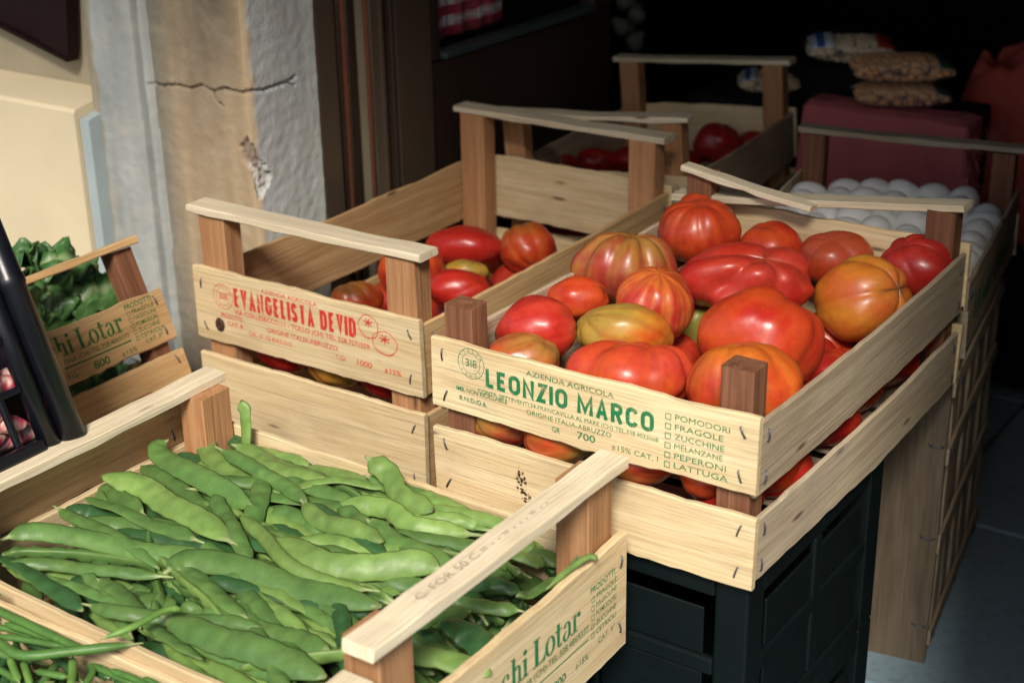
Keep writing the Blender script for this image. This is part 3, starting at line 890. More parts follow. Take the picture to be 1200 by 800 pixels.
# --- the bean crate in front; its long side runs along the front of the tomato crate
BX0, BY0, BW, BL, BZ = -0.250, -0.026, 0.304, 0.455, -0.071
cb = crate('bean_crate', 'pale wooden crate full of flat green beans, handles at both ends, green lettering', (BX0, BY0, BZ), RZ(-90), BW, BL,
           None, (0.002, 0.080), None, (0.004, 0.094), (0.036, 0.030), (0.133, 0.133, 0.163, 0.163),
           [((.000, BL - .012, .1685), (.310, BL - .012, .1685), .026, .010), ((.000, .012, .1375), (.310, .012, .1375), .026, .009)],
           (PALE, PALE, POST, RAIL), t=.007, end_up_far=(0.002, 0.106))
cb['post'][1].matrix_basis = Matrix.Translation((.010, 0, 0)) @ cb['post'][1].matrix_basis @ Matrix.Diagonal((1, 1, .42, 1))
def lotar(P, sc=1.0, top=0.0):
    # y-coordinates measured on the board of the bean crate
    serif_word(P, .129, .056, .0240, .95)
    P.text('LANCIATINA (CH)-TEL.328.4869377', .120, .247, .0465, .0058, .0)
    P.rect(.120, .0385, .247, .0398)
    P.text('PRODOTTI', .250, .287, .0775, .0052, .008)
    for i, w in enumerate(('FRAGOLE', 'FAGIOLINI', 'POMODORI', 'ZUCCHINE', 'CETRIOLI')):
        zz = .0695 - i * .0082
        P.boxes(.2515, zz - .0006, .0048, .0006)
        P.text(w, .259, .290, zz, .0046, .003)
    P.text('CAT. II\u00b0', .262, .288, .0265, .0046, .0)
    P.text('T.Gr.', .160, .174, .0215, .0056, .0)
    P.text('800', .196, .214, .0215, .0070, .02)
    P.text('\u00b115%', .228, .247, .0215, .0054, .0)
P = Print(); lotar(P); P.lay_on(cb['end_up1'], INK_G, x_flip=True)
# stamp along the handle top
def rail_print(rail, body, x0, x1, mat):
    L, H, T, bw, sg, sk = o_info[rail.name]
    vs, fs = text_pts(body, .0)
    mn, mx = vs[:, 0].min(), vs[:, 0].max()
    out = []
    for (a, b) in vs:
        x = x0 + (a - mn) / (mx - mn) * (x1 - x0)
        t = x / L
        out.append((L / 2 - x, -(b / CAPH - .5) * .0066 + bw * (1 - (2 * t - 1) ** 2), H / 2 + .0013 + sg * (1 - (2 * t - 1) ** 2)))
    link_mesh('printed_text', pydata('printed_text', out, fs), mat, rail)
rail_print(cb['rail'][0], 'C. FOR 50 C = - - = - - - = - -', .06, .215, INK_K)

# --- thin bean crate at the bottom left corner
cf = crate('bean_crate', 'wooden crate of thin green beans at the bottom left corner', (-0.225, -0.338, -0.081), RZ(-90), 0.30, 0.430,
           None, (0.002, 0.104), None, (0.004, 0.095), (0.036, 0.030), (0.150, 0.150, 0.150, 0.150),
           [((.000, .430 - .012, .156), (.300, .430 - .012, .156), .026, .010)],
           (PALE, PALE, POST, RAIL), t=.007)

# --- leaning crate of chard at the left, same printer
TILT = -22.0
CC = hit(184, 337, 0, -.455)
CROT = RY(TILT) @ RZ(-90)
_cw, _cl, _ch = 0.295, 0.36, 0.115
c_org = Vector(CC) - (CROT @ Vector((0, _cl, _ch)))
cc = crate('chard_crate', 'tan wooden crate of dark green chard leaning at the left, green serif lettering', c_org, CROT, _cw, _cl,
           (0.0, 0.046), (0.058, 0.115), (0.002, 0.044), (0.060, 0.110), (0.026, 0.022), (0.166, 0.166, 0.166, 0.166),
           [((.000, _cl - .012, .1705), (.297, _cl - .012, .1705), .024, .008)],
           (TAN, TAN, DARKPOST, TAN), t=.006)
def lotar_small(P):
    serif_word(P, .139, .029, .0213, 1.0)
    P.text('CATINA (CH)-TEL.328.4869377', .142, .240, .0205, .0048, .0)
    P.rect(.130, .0160, .240, .0176)
    P.text('PRODOTTI', .246, .283, .0480, .0052, .012)
    for i, w in enumerate(('FRAGOLE', 'FAGIOLINI', 'POMODORI', 'ZUCCHINE', 'CETRIOLI')):
        zz = .0412 - i * .0068
        P.boxes(.2465, zz - .0004, .0046, .0006)
        P.text(w, .2535, .284, zz, .0046, .006)
    P.text('CAT. II\u00b0', .257, .282, .0075, .0042, .0)
    P.text('T.Gr.', .150, .166, .0045, .0054, .006)
    P.text('800', .185, .206, .0045, .0074, .02)
    P.text('\u00b115%', .222, .243, .0045, .0048, .0)
P = Print(); lotar_small(P); P.lay_on(cc['end_up1'], INK_O, x_flip=True)

# --- low tan crate that carries the black plastic crate
cg = crate('support_crate', 'low tan wooden crate under the black plastic crate, behind the bean crate handle', (-0.425, -0.055, -0.11), RZ(-90), 0.31, 0.165,
           None, (0.112, 0.166), None, (0.02, 0.080), (0.024, 0.020), (0.10, 0.10, 0.16, 0.16), [], (TAN, TAN, DARKPOST, TAN), t=.006)

# ------------------------------------------------------------------ plastic crates
BLACKP = plain('black_plastic', (0.005, 0.0065, 0.011), 0.33, 0, 0.2, 120, 0.06, 0.5)
GREENP = plain('dark_green_plastic', (0.0022, 0.0058, 0.0062), 0.62, 0, 0.5, 45, 0.2, 0.16)
def tube(name, pts, r, mat, parent, seg=16, caps=True):
    pts = [Vector(p) for p in pts]; vs, fs = [], []
    d = (pts[-1] - pts[0]).normalized(); a = d.orthogonal().normalized(); b = d.cross(a)
    for i, p in enumerate(pts):
        rr = r[i] if isinstance(r, (list, tuple)) else r
        for k in range(seg):
            an = k / seg * 2 * math.pi
            vs.append(p + a * math.cos(an) * rr + b * math.sin(an) * rr)
    for i in range(len(pts) - 1):
        for k in range(seg):
            x = i * seg + k; y = i * seg + (k + 1) % seg
            fs.append((x, y, y + seg, x + seg))
    if caps: fs.append(tuple(range(seg))[::-1]); fs.append(tuple(range((len(pts) - 1) * seg, len(pts) * seg)))
    me = pydata(name, vs, fs, True)
    bm = bmesh.new(); bm.from_mesh(me); bmesh.ops.recalc_face_normals(bm, faces=bm.faces[:])
    for f in bm.faces:
        if len(f.verts) > 4: f.smooth = False
    bm.to_mesh(me); bm.free()
    return link_mesh(name, me, mat, parent)
BK_ORG = None
def black_crate():
    # local: x = out of the visible end, y = along the end (away from camera), z = up; origin at the end's far bottom corner
    global BK_ORG
    c = hit(107, 503, 0, -.232)
    M = Matrix.Translation(Vector(c)) @ RY(TILT)
    BK_ORG = M
    root = empty('plastic_crate', c, RY(TILT))
    tag(root, 'black plastic mesh crate of pink speckled bean pods at the left edge', 'crate')
    H = .235; Wd = .30; D = .34
    # corner tubes with a collar
    for (x, y) in ((-.012, -.012), (-.012, -Wd + .012), (-D + .012, -.012), (-D + .012, -Wd + .012)):
        tube('corner_post', [(x, y, 0), (x, y, .135), (x, y, .137), (x, y, .143), (x, y, .145), (x, y, H)], [.0120, .0120, .0130, .0130, .0120, .0118], BLACKP, root, 20)
    tube('corner_rib', [(-.014, -.0335, .002), (-.014, -.0335, H - .012)], .0088, BLACKP, root, 16)
    tube('corner_rib', [(-.040, -.014, .002), (-.040, -.014, H - .012)], .0105, BLACKP, root, 16)
    def bar(nm, lo, hi): return box_obj(nm, lo, hi, BLACKP, root, .0015, 2)
    # mesh on the visible end, x = -.016..-.008
    bar('bottom_band', (-.018, -Wd + .02, .000), (-.006, -.042, .010))
    bar('top_band', (-.018, -Wd + .02, .200), (-.006, -.042, .232))
    for z in (.052, .095, .150): bar('mesh_bar', (-.0165, -Wd + .02, z), (-.0085, -.042, z + .006))
    for k in range(9): bar('mesh_bar', (-.0150, -.066 - k * .023, .0105), (-.0100, -.060 - k * .023, .199))
    # other walls and floor
    bar('side_wall', (-D + .02, -.010, .0), (-.050, -.006, H - .02))
    bar('side_wall', (-D + .02, -Wd + .006, .0), (-.020, -Wd + .010, H - .02))
    bar('end_wall', (-D + .006, -Wd + .02, .0), (-D + .010, -.02, H - .02))
    bar('floor', (-D + .012, -Wd + .012, .0005), (-.019, -.012, .006))
black_crate()

def plastic_stack_crate(name, label, lo, hi, mat, group):
    lo = Vector(lo); hi = Vector(hi); d = hi - lo
    root = empty(name, lo); tag(root, label, 'crate', group)
    b = .0025
    t = .012
    for (x, y) in ((0, 0), (d.x - .03, 0), (0, d.y - .03), (d.x - .03, d.y - .03)):
        box_obj('corner_post', (x, y, 0), (x + .03, y + .03, d.z), mat, root, b, 2)
    zs = [0, .018, d.z * .5 - .008, d.z * .5 + .008, d.z - .022, d.z]
    for y0, y1, yr0, yr1 in ((.003, .006, .0008, .005), (d.y - .006, d.y - .003, d.y - .005, d.y - .0008)):
        n = max(2, int(d.x / .11))
        w = (d.x - .064) / n
        for i in range(n):
            x0 = .032 + i * w
            box_obj('panel', (x0 + .009, y0, .019), (x0 + w - .009, y1, d.z * .5 - .009), mat, root, .001)
            box_obj('panel', (x0 + .009, y0, d.z * .5 + .009), (x0 + w - .009, y1, d.z - .036), mat, root, .001)
            if i: box_obj('rib', (x0 - .007, yr0 + .0003, .0185), (x0 + .007, yr1 + .003, d.z - .0225), mat, root, b, 2)
        for k in (0, 2, 4): box_obj('band', (.0305, yr0, zs[k]), (d.x - .0305, yr1 + .004, zs[k + 1]), mat, root, b, 2)
    for x0, x1, xr0, xr1 in ((d.x - .006, d.x - .003, d.x - .005, d.x - .0008), (.003, .006, .0008, .005)):
        n = max(2, int(d.y / .11))
        w = (d.y - .064) / n
        for i in range(n):
            y0 = .032 + i * w
            box_obj('panel', (x0, y0 + .009, .019), (x1, y0 + w - .009, d.z * .5 - .009), mat, root, .001)
            box_obj('panel', (x0, y0 + .009, d.z * .5 + .009), (x1, y0 + w - .009, d.z - .036), mat, root, .001)
            if i: box_obj('rib', (xr0 - .003, y0 - .007, .0185), (xr1 - .0003, y0 + .007, d.z - .0225), mat, root, b, 2)
        for k in (0, 2, 4): box_obj('band', (xr0 - .004, .0305, zs[k]), (xr1, d.y - .0305, zs[k + 1]), mat, root, b, 2)
    box_obj('floor', (.008, .008, .004), (d.x - .008, d.y - .008, .010), mat, root)
    return root
GBACK = float(hit(1038, 530, 0, .296)[1])
zm = FLOOR_Z + .002 + .178
plastic_stack_crate('plastic_crate', 'dark green plastic crate on the ground, lower one under the big tomato crate', (.004, .010, FLOOR_Z + .002), (.296, GBACK, zm - .001), GREENP, 'dark plastic crates under the display')
plastic_stack_crate('plastic_crate', 'dark green plastic crate directly under the big tomato crate', (.004, .010, zm), (.296, GBACK, -.0015), GREENP, 'dark plastic crates under the display')
plastic_stack_crate('plastic_crate', 'dark plastic crate under the bean crate', (-.21, -.325, FLOOR_Z + .002), (.175, -.035, BZ - .0015), BLACKP, 'dark plastic crates under the display')
plastic_stack_crate('plastic_crate', 'dark plastic crate under the thin bean crate', (-.21, -.63, FLOOR_Z + .002), (.19, -.345, -.083), BLACKP, 'dark plastic crates under the display')
plastic_stack_crate('plastic_crate', 'dark plastic crate under the red printed tomato crate', (-.42, .15, FLOOR_Z + .002), (-.13, .64, EZ - .0325), BLACKP, 'dark plastic crates under the display')
plastic_stack_crate('plastic_crate', 'dark plastic crate under the farthest crate in the doorway', (-.42, .69, FLOOR_Z + .002), (-.14, 1.03, -.082), BLACKP, 'dark plastic crates under the display')
plastic_stack_crate('plastic_crate', 'dark plastic crate under the leaning crates at the left', (-.75, -.36, FLOOR_Z + .002), (-.27, .10, -.16), BLACKP, 'dark plastic crates under the display')

# ------------------------------------------------------------------ egg crate and the slatted boxes under it
EGY = 9.5
eg_org = Vector((.292, .497, 0))
EGR = RZ(EGY)
EGW, EGL = .262, .345
OLDW = wood('old_grey_slats', (0.25, 0.195, 0.135), (0.16, 0.12, 0.08), (0.09, 0.075, 0.06), stain_amt=0.7)
def egg_stack():
    # origin at front-left corner: front-right corner is eg_org
    o = eg_org - EGR @ Vector((EGW, 0, 0))
    top = crate('egg_crate', 'grey wooden tray crate of pale eggs behind the big tomato crate', (o.x, o.y, 0.010), EGR, EGW, EGL,
                None, (0.0, 0.052), None, (0.0, 0.082), (0.026, 0.024), (0.09, 0.09, 0.130, 0.130),
                [((-.003, EGL - .014, .134), (EGW + .003, EGL - .014, .134), .022, .007)],
                (GREYW, GREYW, DARKPOST, GREYW), t=.005)
    P = Print()
    rp = random.Random(12)
    for k in range(26):          # worn green stencil, too faint to read
        xx = .05 + k * .0092; zz = .020 + rp.uniform(0, .012)
        P.rect(xx, zz, xx + rp.uniform(.003, .007), zz + rp.uniform(.014, .034))
    P.lay_on(top['side_up1'], INK_G, x_flip=True)
    # tall slatted box standing under it
    root = empty('slatted_box', (o.x, o.y, FLOOR_Z + .001), EGR)
    tag(root, 'weathered upright slatted wooden box standing on the paving under the egg tray', 'box')
    H = -FLOOR_Z + .006
    W, Lh = EGW - .012, EGL - .03
    piece('front_plank', root, (W / 2 + .006, .0045, H / 2), (0, 0, 1), (-1, 0, 0), H, W, .009, OLDW, seg=8)
    piece('back_plank', root, (W / 2 + .006, Lh, H / 2), (0, 0, 1), (1, 0, 0), H, W, .009, OLDW, seg=8)
    piece('side_plank', root, (.008, Lh / 2, H / 2), (0, 0, 1), (0, 1, 0), H, Lh - .02, .006, OLDW, seg=8)
    n = 5
    xs = W + .0015
    for i in range(n):
        y = .016 + (Lh - .02) * (i + .5) / n
        piece('slat', root, (xs, y, H / 2), (0, 0, 1), (0, -1, 0), H - _rng.uniform(0, .02), (Lh - .02) / n * _rng.uniform(.52, .80), .004, GREYW, bow=_rng.uniform(-.003, .004), seg=12, rough=.004)
    for z in (.030, .150, .255, .335):
        b = piece('batten', root, (xs + .0052, Lh / 2 + .003, z), (0, -1, 0), (0, 0, 1), Lh - .004, .020, .004, GREYW, seg=10, rough=.003)
        staples(b, [(Lh / 2 - .012, 0.003), (-Lh / 2 + .012, 0), (0.02, 0.002)], 1, 4)
    # nails bent over on the front plank edge
    for z in (.05, .16, .27):
        link_mesh('staple', STAPLE_ME, STAPLE, root, Matrix.Translation((W - .004, -.0002, z)) @ RX(-90) @ Matrix.Scale(1.6, 4))
    # eggs
    prof = []
    for i in range(15):
        a = math.pi * i / 14
        r = .0182 * math.sin(a) * (1 + .10 * math.cos(a)); prof.append((r, -.0235 * math.cos(a)))
    vs, fs = [], []
    na = 20
    for (r, z) in prof:
        for k in range(na):
            an = k / na * 2 * math.pi; vs.append((r * math.cos(an), r * math.sin(an), z))
    for i in range(len(prof) - 1):
        for k in range(na):
            a = i * na + k; b = i * na + (k + 1) % na
            fs.append((a, b, b + na, a + na))
    me = pydata('egg', vs, fs, True)
    shell = plain('egg_shell', (0.70, 0.70, 0.68), 0.5, 0, 0.06, 60, 0.03, 0.3)
    rg = random.Random(11)
    ORD = ('first', 'second', 'third', 'fourth', 'fifth', 'sixth', 'seventh', 'eighth', 'ninth')
    nx, ny = 7, 9
    for j in range(ny):
        for i in range(nx):
            x = .026 + i * (EGW - .052) / (nx - 1); y = .026 + j * (EGL - .056) / (ny - 1)
            if j in (0, ny - 1) and i in (0, nx - 1): continue
            x += rg.uniform(-.002, .002); y += rg.uniform(-.002, .002)
            M = EGR.copy(); M.translation = o
            Q = M @ Matrix.Translation((x, y, .074 + rg.uniform(-.004, .004))) @ RZ(rg.uniform(0, 360)) @ RX(rg.uniform(55, 95))
            e = link_mesh('egg', me, shell, None, Q)
            tag(e, 'pale egg in the tray, %s from the left in the %s row from the front' % (ORD[i], ORD[j]), 'egg', 'eggs in the tray')
egg_stack()

# ------------------------------------------------------------------ tomatoes
RED = (0.43, 0.018, 0.011); ORANGE = (0.55, 0.080, 0.014); YELLOW = (0.60, 0.26, 0.025); GREEN = (0.19, 0.18, 0.028)
DEEP = (0.27, 0.012, 0.012); BROWN_T = (0.30, 0.075, 0.035); PINK = (0.50, 0.050, 0.034); OLIVE = (0.30, 0.24, 0.045)
def tomato(label, pos, w, h, axis=(0.1, 0.9, 0.4), d=None, ribs=6, rib=0.05, lump=0.06, point=0.0, c=(RED, ORANGE, YELLOW), shoulder=0.4, streak=0.3, seed=1, scar=0.0, group=None, res=(84, 48), dimple=0.12):
    """pos: centre; w, h: half extents across the line of sight; axis: stem direction as right/up/toward-viewer mix; c: base, second, stem-end colour"""
    A = screen_dir(*axis)
    # half extents in the tomato's own frame: a (equatorial), b (polar)
    rg = random.Random(seed * 7 + 3)
    X = A.orthogonal().normalized(); Y = A.cross(X)
    na, nb = res
    vs = []; cols = []
    ph = [rg.uniform(0, 6.28) for _ in range(6)]
    o1 = rg.uniform(0, 90)
    base, sec, top = [np.array(q) for q in c]
    U = []
    for j in range(nb + 1):
        th = math.pi * j / nb           # 0 = stem end
        for i in range(na):
            an = 2 * math.pi * i / na
            st, ctn = math.sin(th), math.cos(th)
            dv = Vector((st * math.cos(an), st * math.sin(an), ctn))
            r = 1.0
            amp = 1.35 * rib * (st ** 0.7) * (0.45 + 0.55 * max(0, ctn) + 0.25 * max(0, -ctn))
            rw = ribs * an + 1.1 * math.sin(an + ph[0]) + .6 * math.sin(2 * an + ph[1])
            crease = abs(math.sin(rw / 2)) ** 0.75
            r += amp * (crease * 1.5 - 1.0)
            r += lump * (n3(dv.x * 1.3 + o1, dv.y * 1.3, dv.z * 1.3) * 1.6) + lump * .25 * n3(dv.x * 3.1 + o1, dv.y * 3.1, dv.z * 3.1)
            z = r * ctn
            if ctn > 0: z -= dimple * math.exp(-(th / .38) ** 2)
            else:
                if point > 0: z -= point * math.exp(-((math.pi - th) / .55) ** 2)
                else: z += dimple * .35 * math.exp(-((math.pi - th) / .3) ** 2)
            U.append((r * st * math.cos(an), r * st * math.sin(an), z))
            # skin colour
            k1 = 0.5 + 0.5 * n3(dv.x * 1.6 + o1 + 9, dv.y * 1.6, dv.z * 1.6) * 1.7
            k1 = min(1, max(0, k1))
            col = base * (1 - k1 * .75) + sec * k1 * .75
            sh = 1 / (1 + math.exp(-(ctn - (1 - 1.5 * shoulder) + .35 * n3(dv.x * 2.2, dv.y * 2.2 + o1, dv.z * 2)) * 6))
            col = col * (1 - sh * .85 * min(1, shoulder * 2)) + top * sh * .85 * min(1, shoulder * 2)
            sN = n3(math.cos(an) * 5 + o1, math.sin(an) * 5, th * .35) + .6 * n3(math.cos(an) * 14 + o1, math.sin(an) * 14, th * .6)
            sN += .35 * n3(dv.x * 4 + o1, dv.y * 4, dv.z * 4)
            k2 = max(0, min(1, (sN - .03) * 3.0)) * min(1, streak * 1.35) * (.35 + .65 * st)
            col = col * (1 - k2) + (top * .55 + sec * .45) * k2
            k3 = max(0, min(1, (-sN - .12) * 2.6)) * min(1, streak * 1.2 + .12) * .6
            col = col * (1 - k3) + np.array(DEEP) * k3
            if scar > 0:
                q = math.exp(-(th / .16) ** 2) + .8 * math.exp(-((th - .3) / .25) ** 2) * (1 if crease < .25 else 0)
                q = min(1, q * scar); col = col * (1 - q) + np.array((.09, .05, .02)) * q
            if point > 0 and math.pi - th < .12: col = np.array((.10, .06, .03))
            cols.append(col)
    U = np.array(U)
    # orient, then scale so the silhouette across the view has half extents w x h
    B = np.array([X, Y, A]).T
    Wd = U @ B.T
    sr, su, sb = Wd @ np.array(SCR_R), Wd @ np.array(SCR_U), Wd @ np.array(SCR_B)
    cr, cu_ = (sr.max() + sr.min()) / 2, (su.max() + su.min()) / 2
    kx = 2 * w / (sr.max() - sr.min()); ky = 2 * h / (su.max() - su.min()); kz = d / ((sb.max() - sb.min()) / 2) if d else min(math.sqrt(kx * ky), max(kx, ky))
    Wd = np.outer((sr - cr) * kx, SCR_R) + np.outer((su - cu_) * ky, SCR_U) + np.outer(sb * kz, SCR_B)
    fs = []
    for j in range(nb):
        for i in range(na):
            a = j * na + i; b = j * na + (i + 1) % na
            fs.append((a, a + na, b + na, b))
    me = pydata('tomato', Wd, fs, True)
    set_col(me, np.array(cols))
    o = link_mesh('tomato', me, TOMATO, None, Matrix.Translation(Vector(pos)))
    tag(o, label, 'tomato', group)
    return o
def px_tomato(label, u, v, wp, hp, z, **kw):
    p = hit(u, v, 2, z); s = depth(p) / F_PX / 2
    if z < .065 and p[0] > 0: p[0] = min(p[0], .288 - wp * s)
    return tomato(label, p, wp * s, hp * s, **kw)
GM = 'tomatoes heaped in the big crate'
px_tomato('red oxheart tomato with a star tip pointing left, at the left of the big crate', 627, 385, 96, 80, .125, axis=(.95, .15, -.1), point=.10, ribs=5, rib=.03, c=(RED, PINK, ORANGE), shoulder=.2, streak=.15, seed=1, group=GM)
px_tomato('brownish orange tomato with a green crack, low behind the first printed letters', 612, 420, 88, 62, .118, axis=(.6, .7, .2), ribs=5, rib=.04, c=(ORANGE, BROWN_T, OLIVE), shoulder=.35, streak=.3, seed=2, group=GM)
px_tomato('small orange-red tomato with a dark stem scar, at the left board of the big crate', 677, 350, 74, 53, .126, axis=(.85, .35, .3), ribs=4, rib=.03, c=(ORANGE, RED, RED), shoulder=.1, streak=.1, scar=.9, seed=3, group=GM)
px_tomato('yellow-green oxheart tomato with a long green scratch', 733, 389, 116, 68, .122, axis=(-.75, .5, .2), point=.16, ribs=6, rib=.03, c=(ORANGE, YELLOW, OLIVE), shoulder=.55, streak=.25, seed=4, group=GM)
px_tomato('brownish ribbed tomato with green streaks at the left rear', 731, 314, 126, 86, .138, axis=(.1, .85, .25), ribs=9, rib=.11, c=(BROWN_T, RED, OLIVE), shoulder=.35, streak=.75, seed=5, group=GM)
px_tomato('round red tomato with pale rays from its top, in the middle of the heap', 767, 357, 92, 90, .126, axis=(.1, .8, .45), ribs=8, rib=.035, c=(RED, PINK, YELLOW), shoulder=.2, streak=.55, point=.05, seed=6, group=GM, dimple=.02)
px_tomato('wide flat orange-red tomato with a creased top, right above the printed name', 738, 441, 153, 86, .109, axis=(.15, .92, .05), ribs=7, rib=.10, c=(ORANGE, PINK, RED), shoulder=.15, streak=.35, seed=7, group=GM, dimple=.3)
px_tomato('red-orange ribbed tomato at the rear left corner of the big crate', 820, 272, 97, 78, .136, axis=(-.1, .8, .4), ribs=7, rib=.06, c=(RED, ORANGE, ORANGE), shoulder=.3, streak=.35, seed=8, group=GM)
px_tomato('plain red-orange tomato near the rear board, right of the ribbed one', 903, 292, 76, 68, .120, axis=(-.3, .8, .3), ribs=5, rib=.03, c=(RED, ORANGE, ORANGE), shoulder=.25, streak=.1, seed=9, group=GM)
px_tomato('very large lobed red tomato with a wrinkled scar, centre rear of the heap', 869, 328, 166, 90, .124, axis=(.25, .65, .6), ribs=5, rib=.13, lump=.10, c=(RED, PINK, ORANGE), shoulder=.1, streak=.2, scar=.35, seed=10, group=GM, dimple=.2)
px_tomato('green tomato half hidden beneath the largest red ones', 820, 388, 64, 78, .066, axis=(.2, .7, .4), ribs=5, rib=.05, c=(OLIVE, GREEN, GREEN), shoulder=.4, streak=.3, seed=11, group=GM)
px_tomato('largest round red-orange tomato at the front right of the heap', 890, 398, 149, 126, .126, axis=(.55, .75, .05), ribs=5, rib=.045, c=(RED, ORANGE, ORANGE), shoulder=.2, streak=.25, scar=.3, seed=12, group=GM)
px_tomato('orange tomato standing right behind the broken corner post', 872, 456, 135, 112, .118, axis=(-.1, .9, .1), ribs=6, rib=.05, c=(ORANGE, RED, YELLOW), shoulder=.25, streak=.35, seed=13, group=GM)
px_tomato('dark red and orange tomato at the middle of the rear board', 980, 303, 87, 66, .122, axis=(-.2, .6, .5), ribs=5, rib=.03, c=(RED, ORANGE, BROWN_T), shoulder=.35, streak=.2, seed=14, group=GM)
px_tomato('yellow-orange ribbed tomato with a dark star scar at the right side', 1012, 350, 113, 104, .110, axis=(.62, .22, .72), ribs=6, rib=.085, c=(YELLOW, ORANGE, PINK), shoulder=.22, streak=.14, scar=.8, seed=15, group=GM)
px_tomato('deep red tomato in the rear right corner under the handle', 1074, 312, 90, 76, .128, axis=(-.5, .7, .35), ribs=6, rib=.07, c=(RED, DEEP, PINK), shoulder=.2, streak=.25, seed=16, group=GM)
px_tomato('small tomato top showing behind the rear left one', 815, 243, 44, 32, .147, axis=(.1, .9, .1), ribs=5, rib=.03, c=(ORANGE, RED, ORANGE), shoulder=.2, streak=.1, seed=17, group=GM)
low = 'deep red tomato low in the big crate, mostly hidden by others'
for i, (u, v, w, h, z) in enumerate(((976, 440, 82, 64, .058), (985, 495, 82, 64, .040), (1050, 420, 80, 64, .05), (935, 555, 84, 70, .034), (1075, 385, 70, 60, .06))):
    px_tomato(low, u, v, w, h, z, axis=(.3, .7, .3), ribs=5, rib=.04, c=(RED, DEEP, ORANGE), shoulder=.15, streak=.15, seed=30 + i, group='tomatoes low in the big crate')
# seen through the front gap
GG = 'tomatoes seen between the front boards of the big crate'
for i, (x, y, z, rx, rz, cc_, lab) in enumerate(((.050, .036, .072, .032, .026, (RED, BROWN_T, OLIVE), 'red and green tomato behind the front gap, leftmost'),
                                           (.108, .034, .071, .034, .026, (OLIVE, ORANGE, RED), 'green and red tomato behind the front gap, second from left'),
                                           (.183, .036, .072, .037, .026, (RED, ORANGE, OLIVE), 'red and olive tomato behind the front gap, third from left'),
                                           (.240, .036, .072, .022, .022, (ORANGE, RED, BROWN_T), 'small orange-brown tomato behind the front gap, rightmost'))):
    tomato(lab, (x, y, z), rx, rz, axis=((-.9, .2, .2), (-.95, .1, .1), (-.9, .2, .2), (.8, .3, .2))[i], ribs=5, rib=.04, c=cc_, shoulder=.4, streak=.4, seed=40 + i, group=GG)
fill = 'tomato at the bottom of the big crate glimpsed in the gaps'
rg = random.Random(4)
for i, (x, y) in enumerate(((.250, .06), (.252, .13), (.250, .20), (.250, .31), (.250, .38), (.20, .10), (.20, .26), (.14, .16), (.14, .38), (.07, .16), (.06, .29), (.20, .36), (.10, .24), (.165, .325), (.205, .31), (.13, .10))):
    tomato(fill, (x, y, .046 + rg.uniform(0, .012)), .031, .030, axis=(rg.uniform(-1, 1), .6, rg.uniform(-.5, .8)), ribs=5, rib=.04, c=(RED, ORANGE if i % 2 else DEEP, ORANGE), shoulder=.2, streak=.2, seed=60 + i, group='tomatoes at the bottom of the big crate', res=(36, 22))
# red printed crate
GE = 'tomatoes in the red printed crate'
EZT = EZ + .095
px_tomato('long red tomato lying at the rear of the red printed crate', 546, 289, 97, 50, EZT + .005, axis=(.9, .2, .1), ribs=4, rib=.03, c=(RED, RED, PINK), shoulder=.1, streak=.1, seed=81, group=GE)
px_tomato('red-orange tomato with a green top at the rear right of the red printed crate', 619, 291, 68, 62, EZT + .010, axis=(-.35, .85, -.3), ribs=6, rib=.07, c=(RED, ORANGE, GREEN), shoulder=.35, streak=.2, seed=82, group=GE)
px_tomato('orange-red tomato behind the near right post of the red printed crate', 482, 316, 78, 62, EZT + .012, axis=(.2, .7, .4), ribs=6, rib=.06, c=(RED, ORANGE, ORANGE), shoulder=.2, streak=.2, seed=83, group=GE)
px_tomato('bright red tomato next to the boards between the two tomato crates', 536, 338, 78, 46, EZT + .020, axis=(.7, .4, .3), ribs=5, rib=.03, c=(RED, RED, ORANGE), shoulder=.1, streak=.05, seed=84, group=GE)
px_tomato('yellow-green tomato between two red ones in the red printed crate', 546, 318, 54, 28, EZT - .002, axis=(.4, .7, .2), ribs=5, rib=.03, c=(YELLOW, OLIVE, OLIVE), shoulder=.4, streak=.2, seed=85, group=GE)
px_tomato('orange tomato showing over the printed board of the red printed crate', 418, 350, 64, 42, EZT + .004, axis=(-.2, .8, .3), ribs=6, rib=.06, c=(ORANGE, RED, OLIVE), shoulder=.3, streak=.25, seed=86, group=GE)
for i, (x, y, z, r, cc_, lab) in enumerate(((.085, .045, .074, .034, (DEEP, RED, RED), 'dark red tomato behind the gap of the red printed crate, left'),
                                      (.155, .046, .073, .034, (OLIVE, YELLOW, ORANGE), 'olive and orange tomato behind the gap of the red printed crate, middle'),
                                      (.222, .048, .074, .032, (RED, DEEP, RED), 'red tomato behind the gap of the red printed crate, right'))):
    tomato(lab, (EX + x, EY + y, EZ + z), r, r * .82, axis=(-.6, .6, .2), ribs=7, rib=.07, c=cc_, shoulder=.3, streak=.5, seed=90 + i, group=GE)
for i, (x, y) in enumerate(((.06, .14), (.13, .15), (.20, .14), (.07, .25), (.15, .26), (.23, .25), (.08, .37), (.16, .38), (.24, .37), (.10, .46), (.20, .46), (.25, .17))):
    tomato('tomato lower down in the red printed crate', (EX + x, EY + y, EZ + .048 + rg.uniform(0, .008)), .036, .032, axis=(rg.uniform(-1, 1), .6, .3), ribs=5, rib=.05, c=(RED, DEEP, ORANGE), shoulder=.2, streak=.2, seed=100 + i, group='tomatoes low in the red printed crate', res=(36, 22))
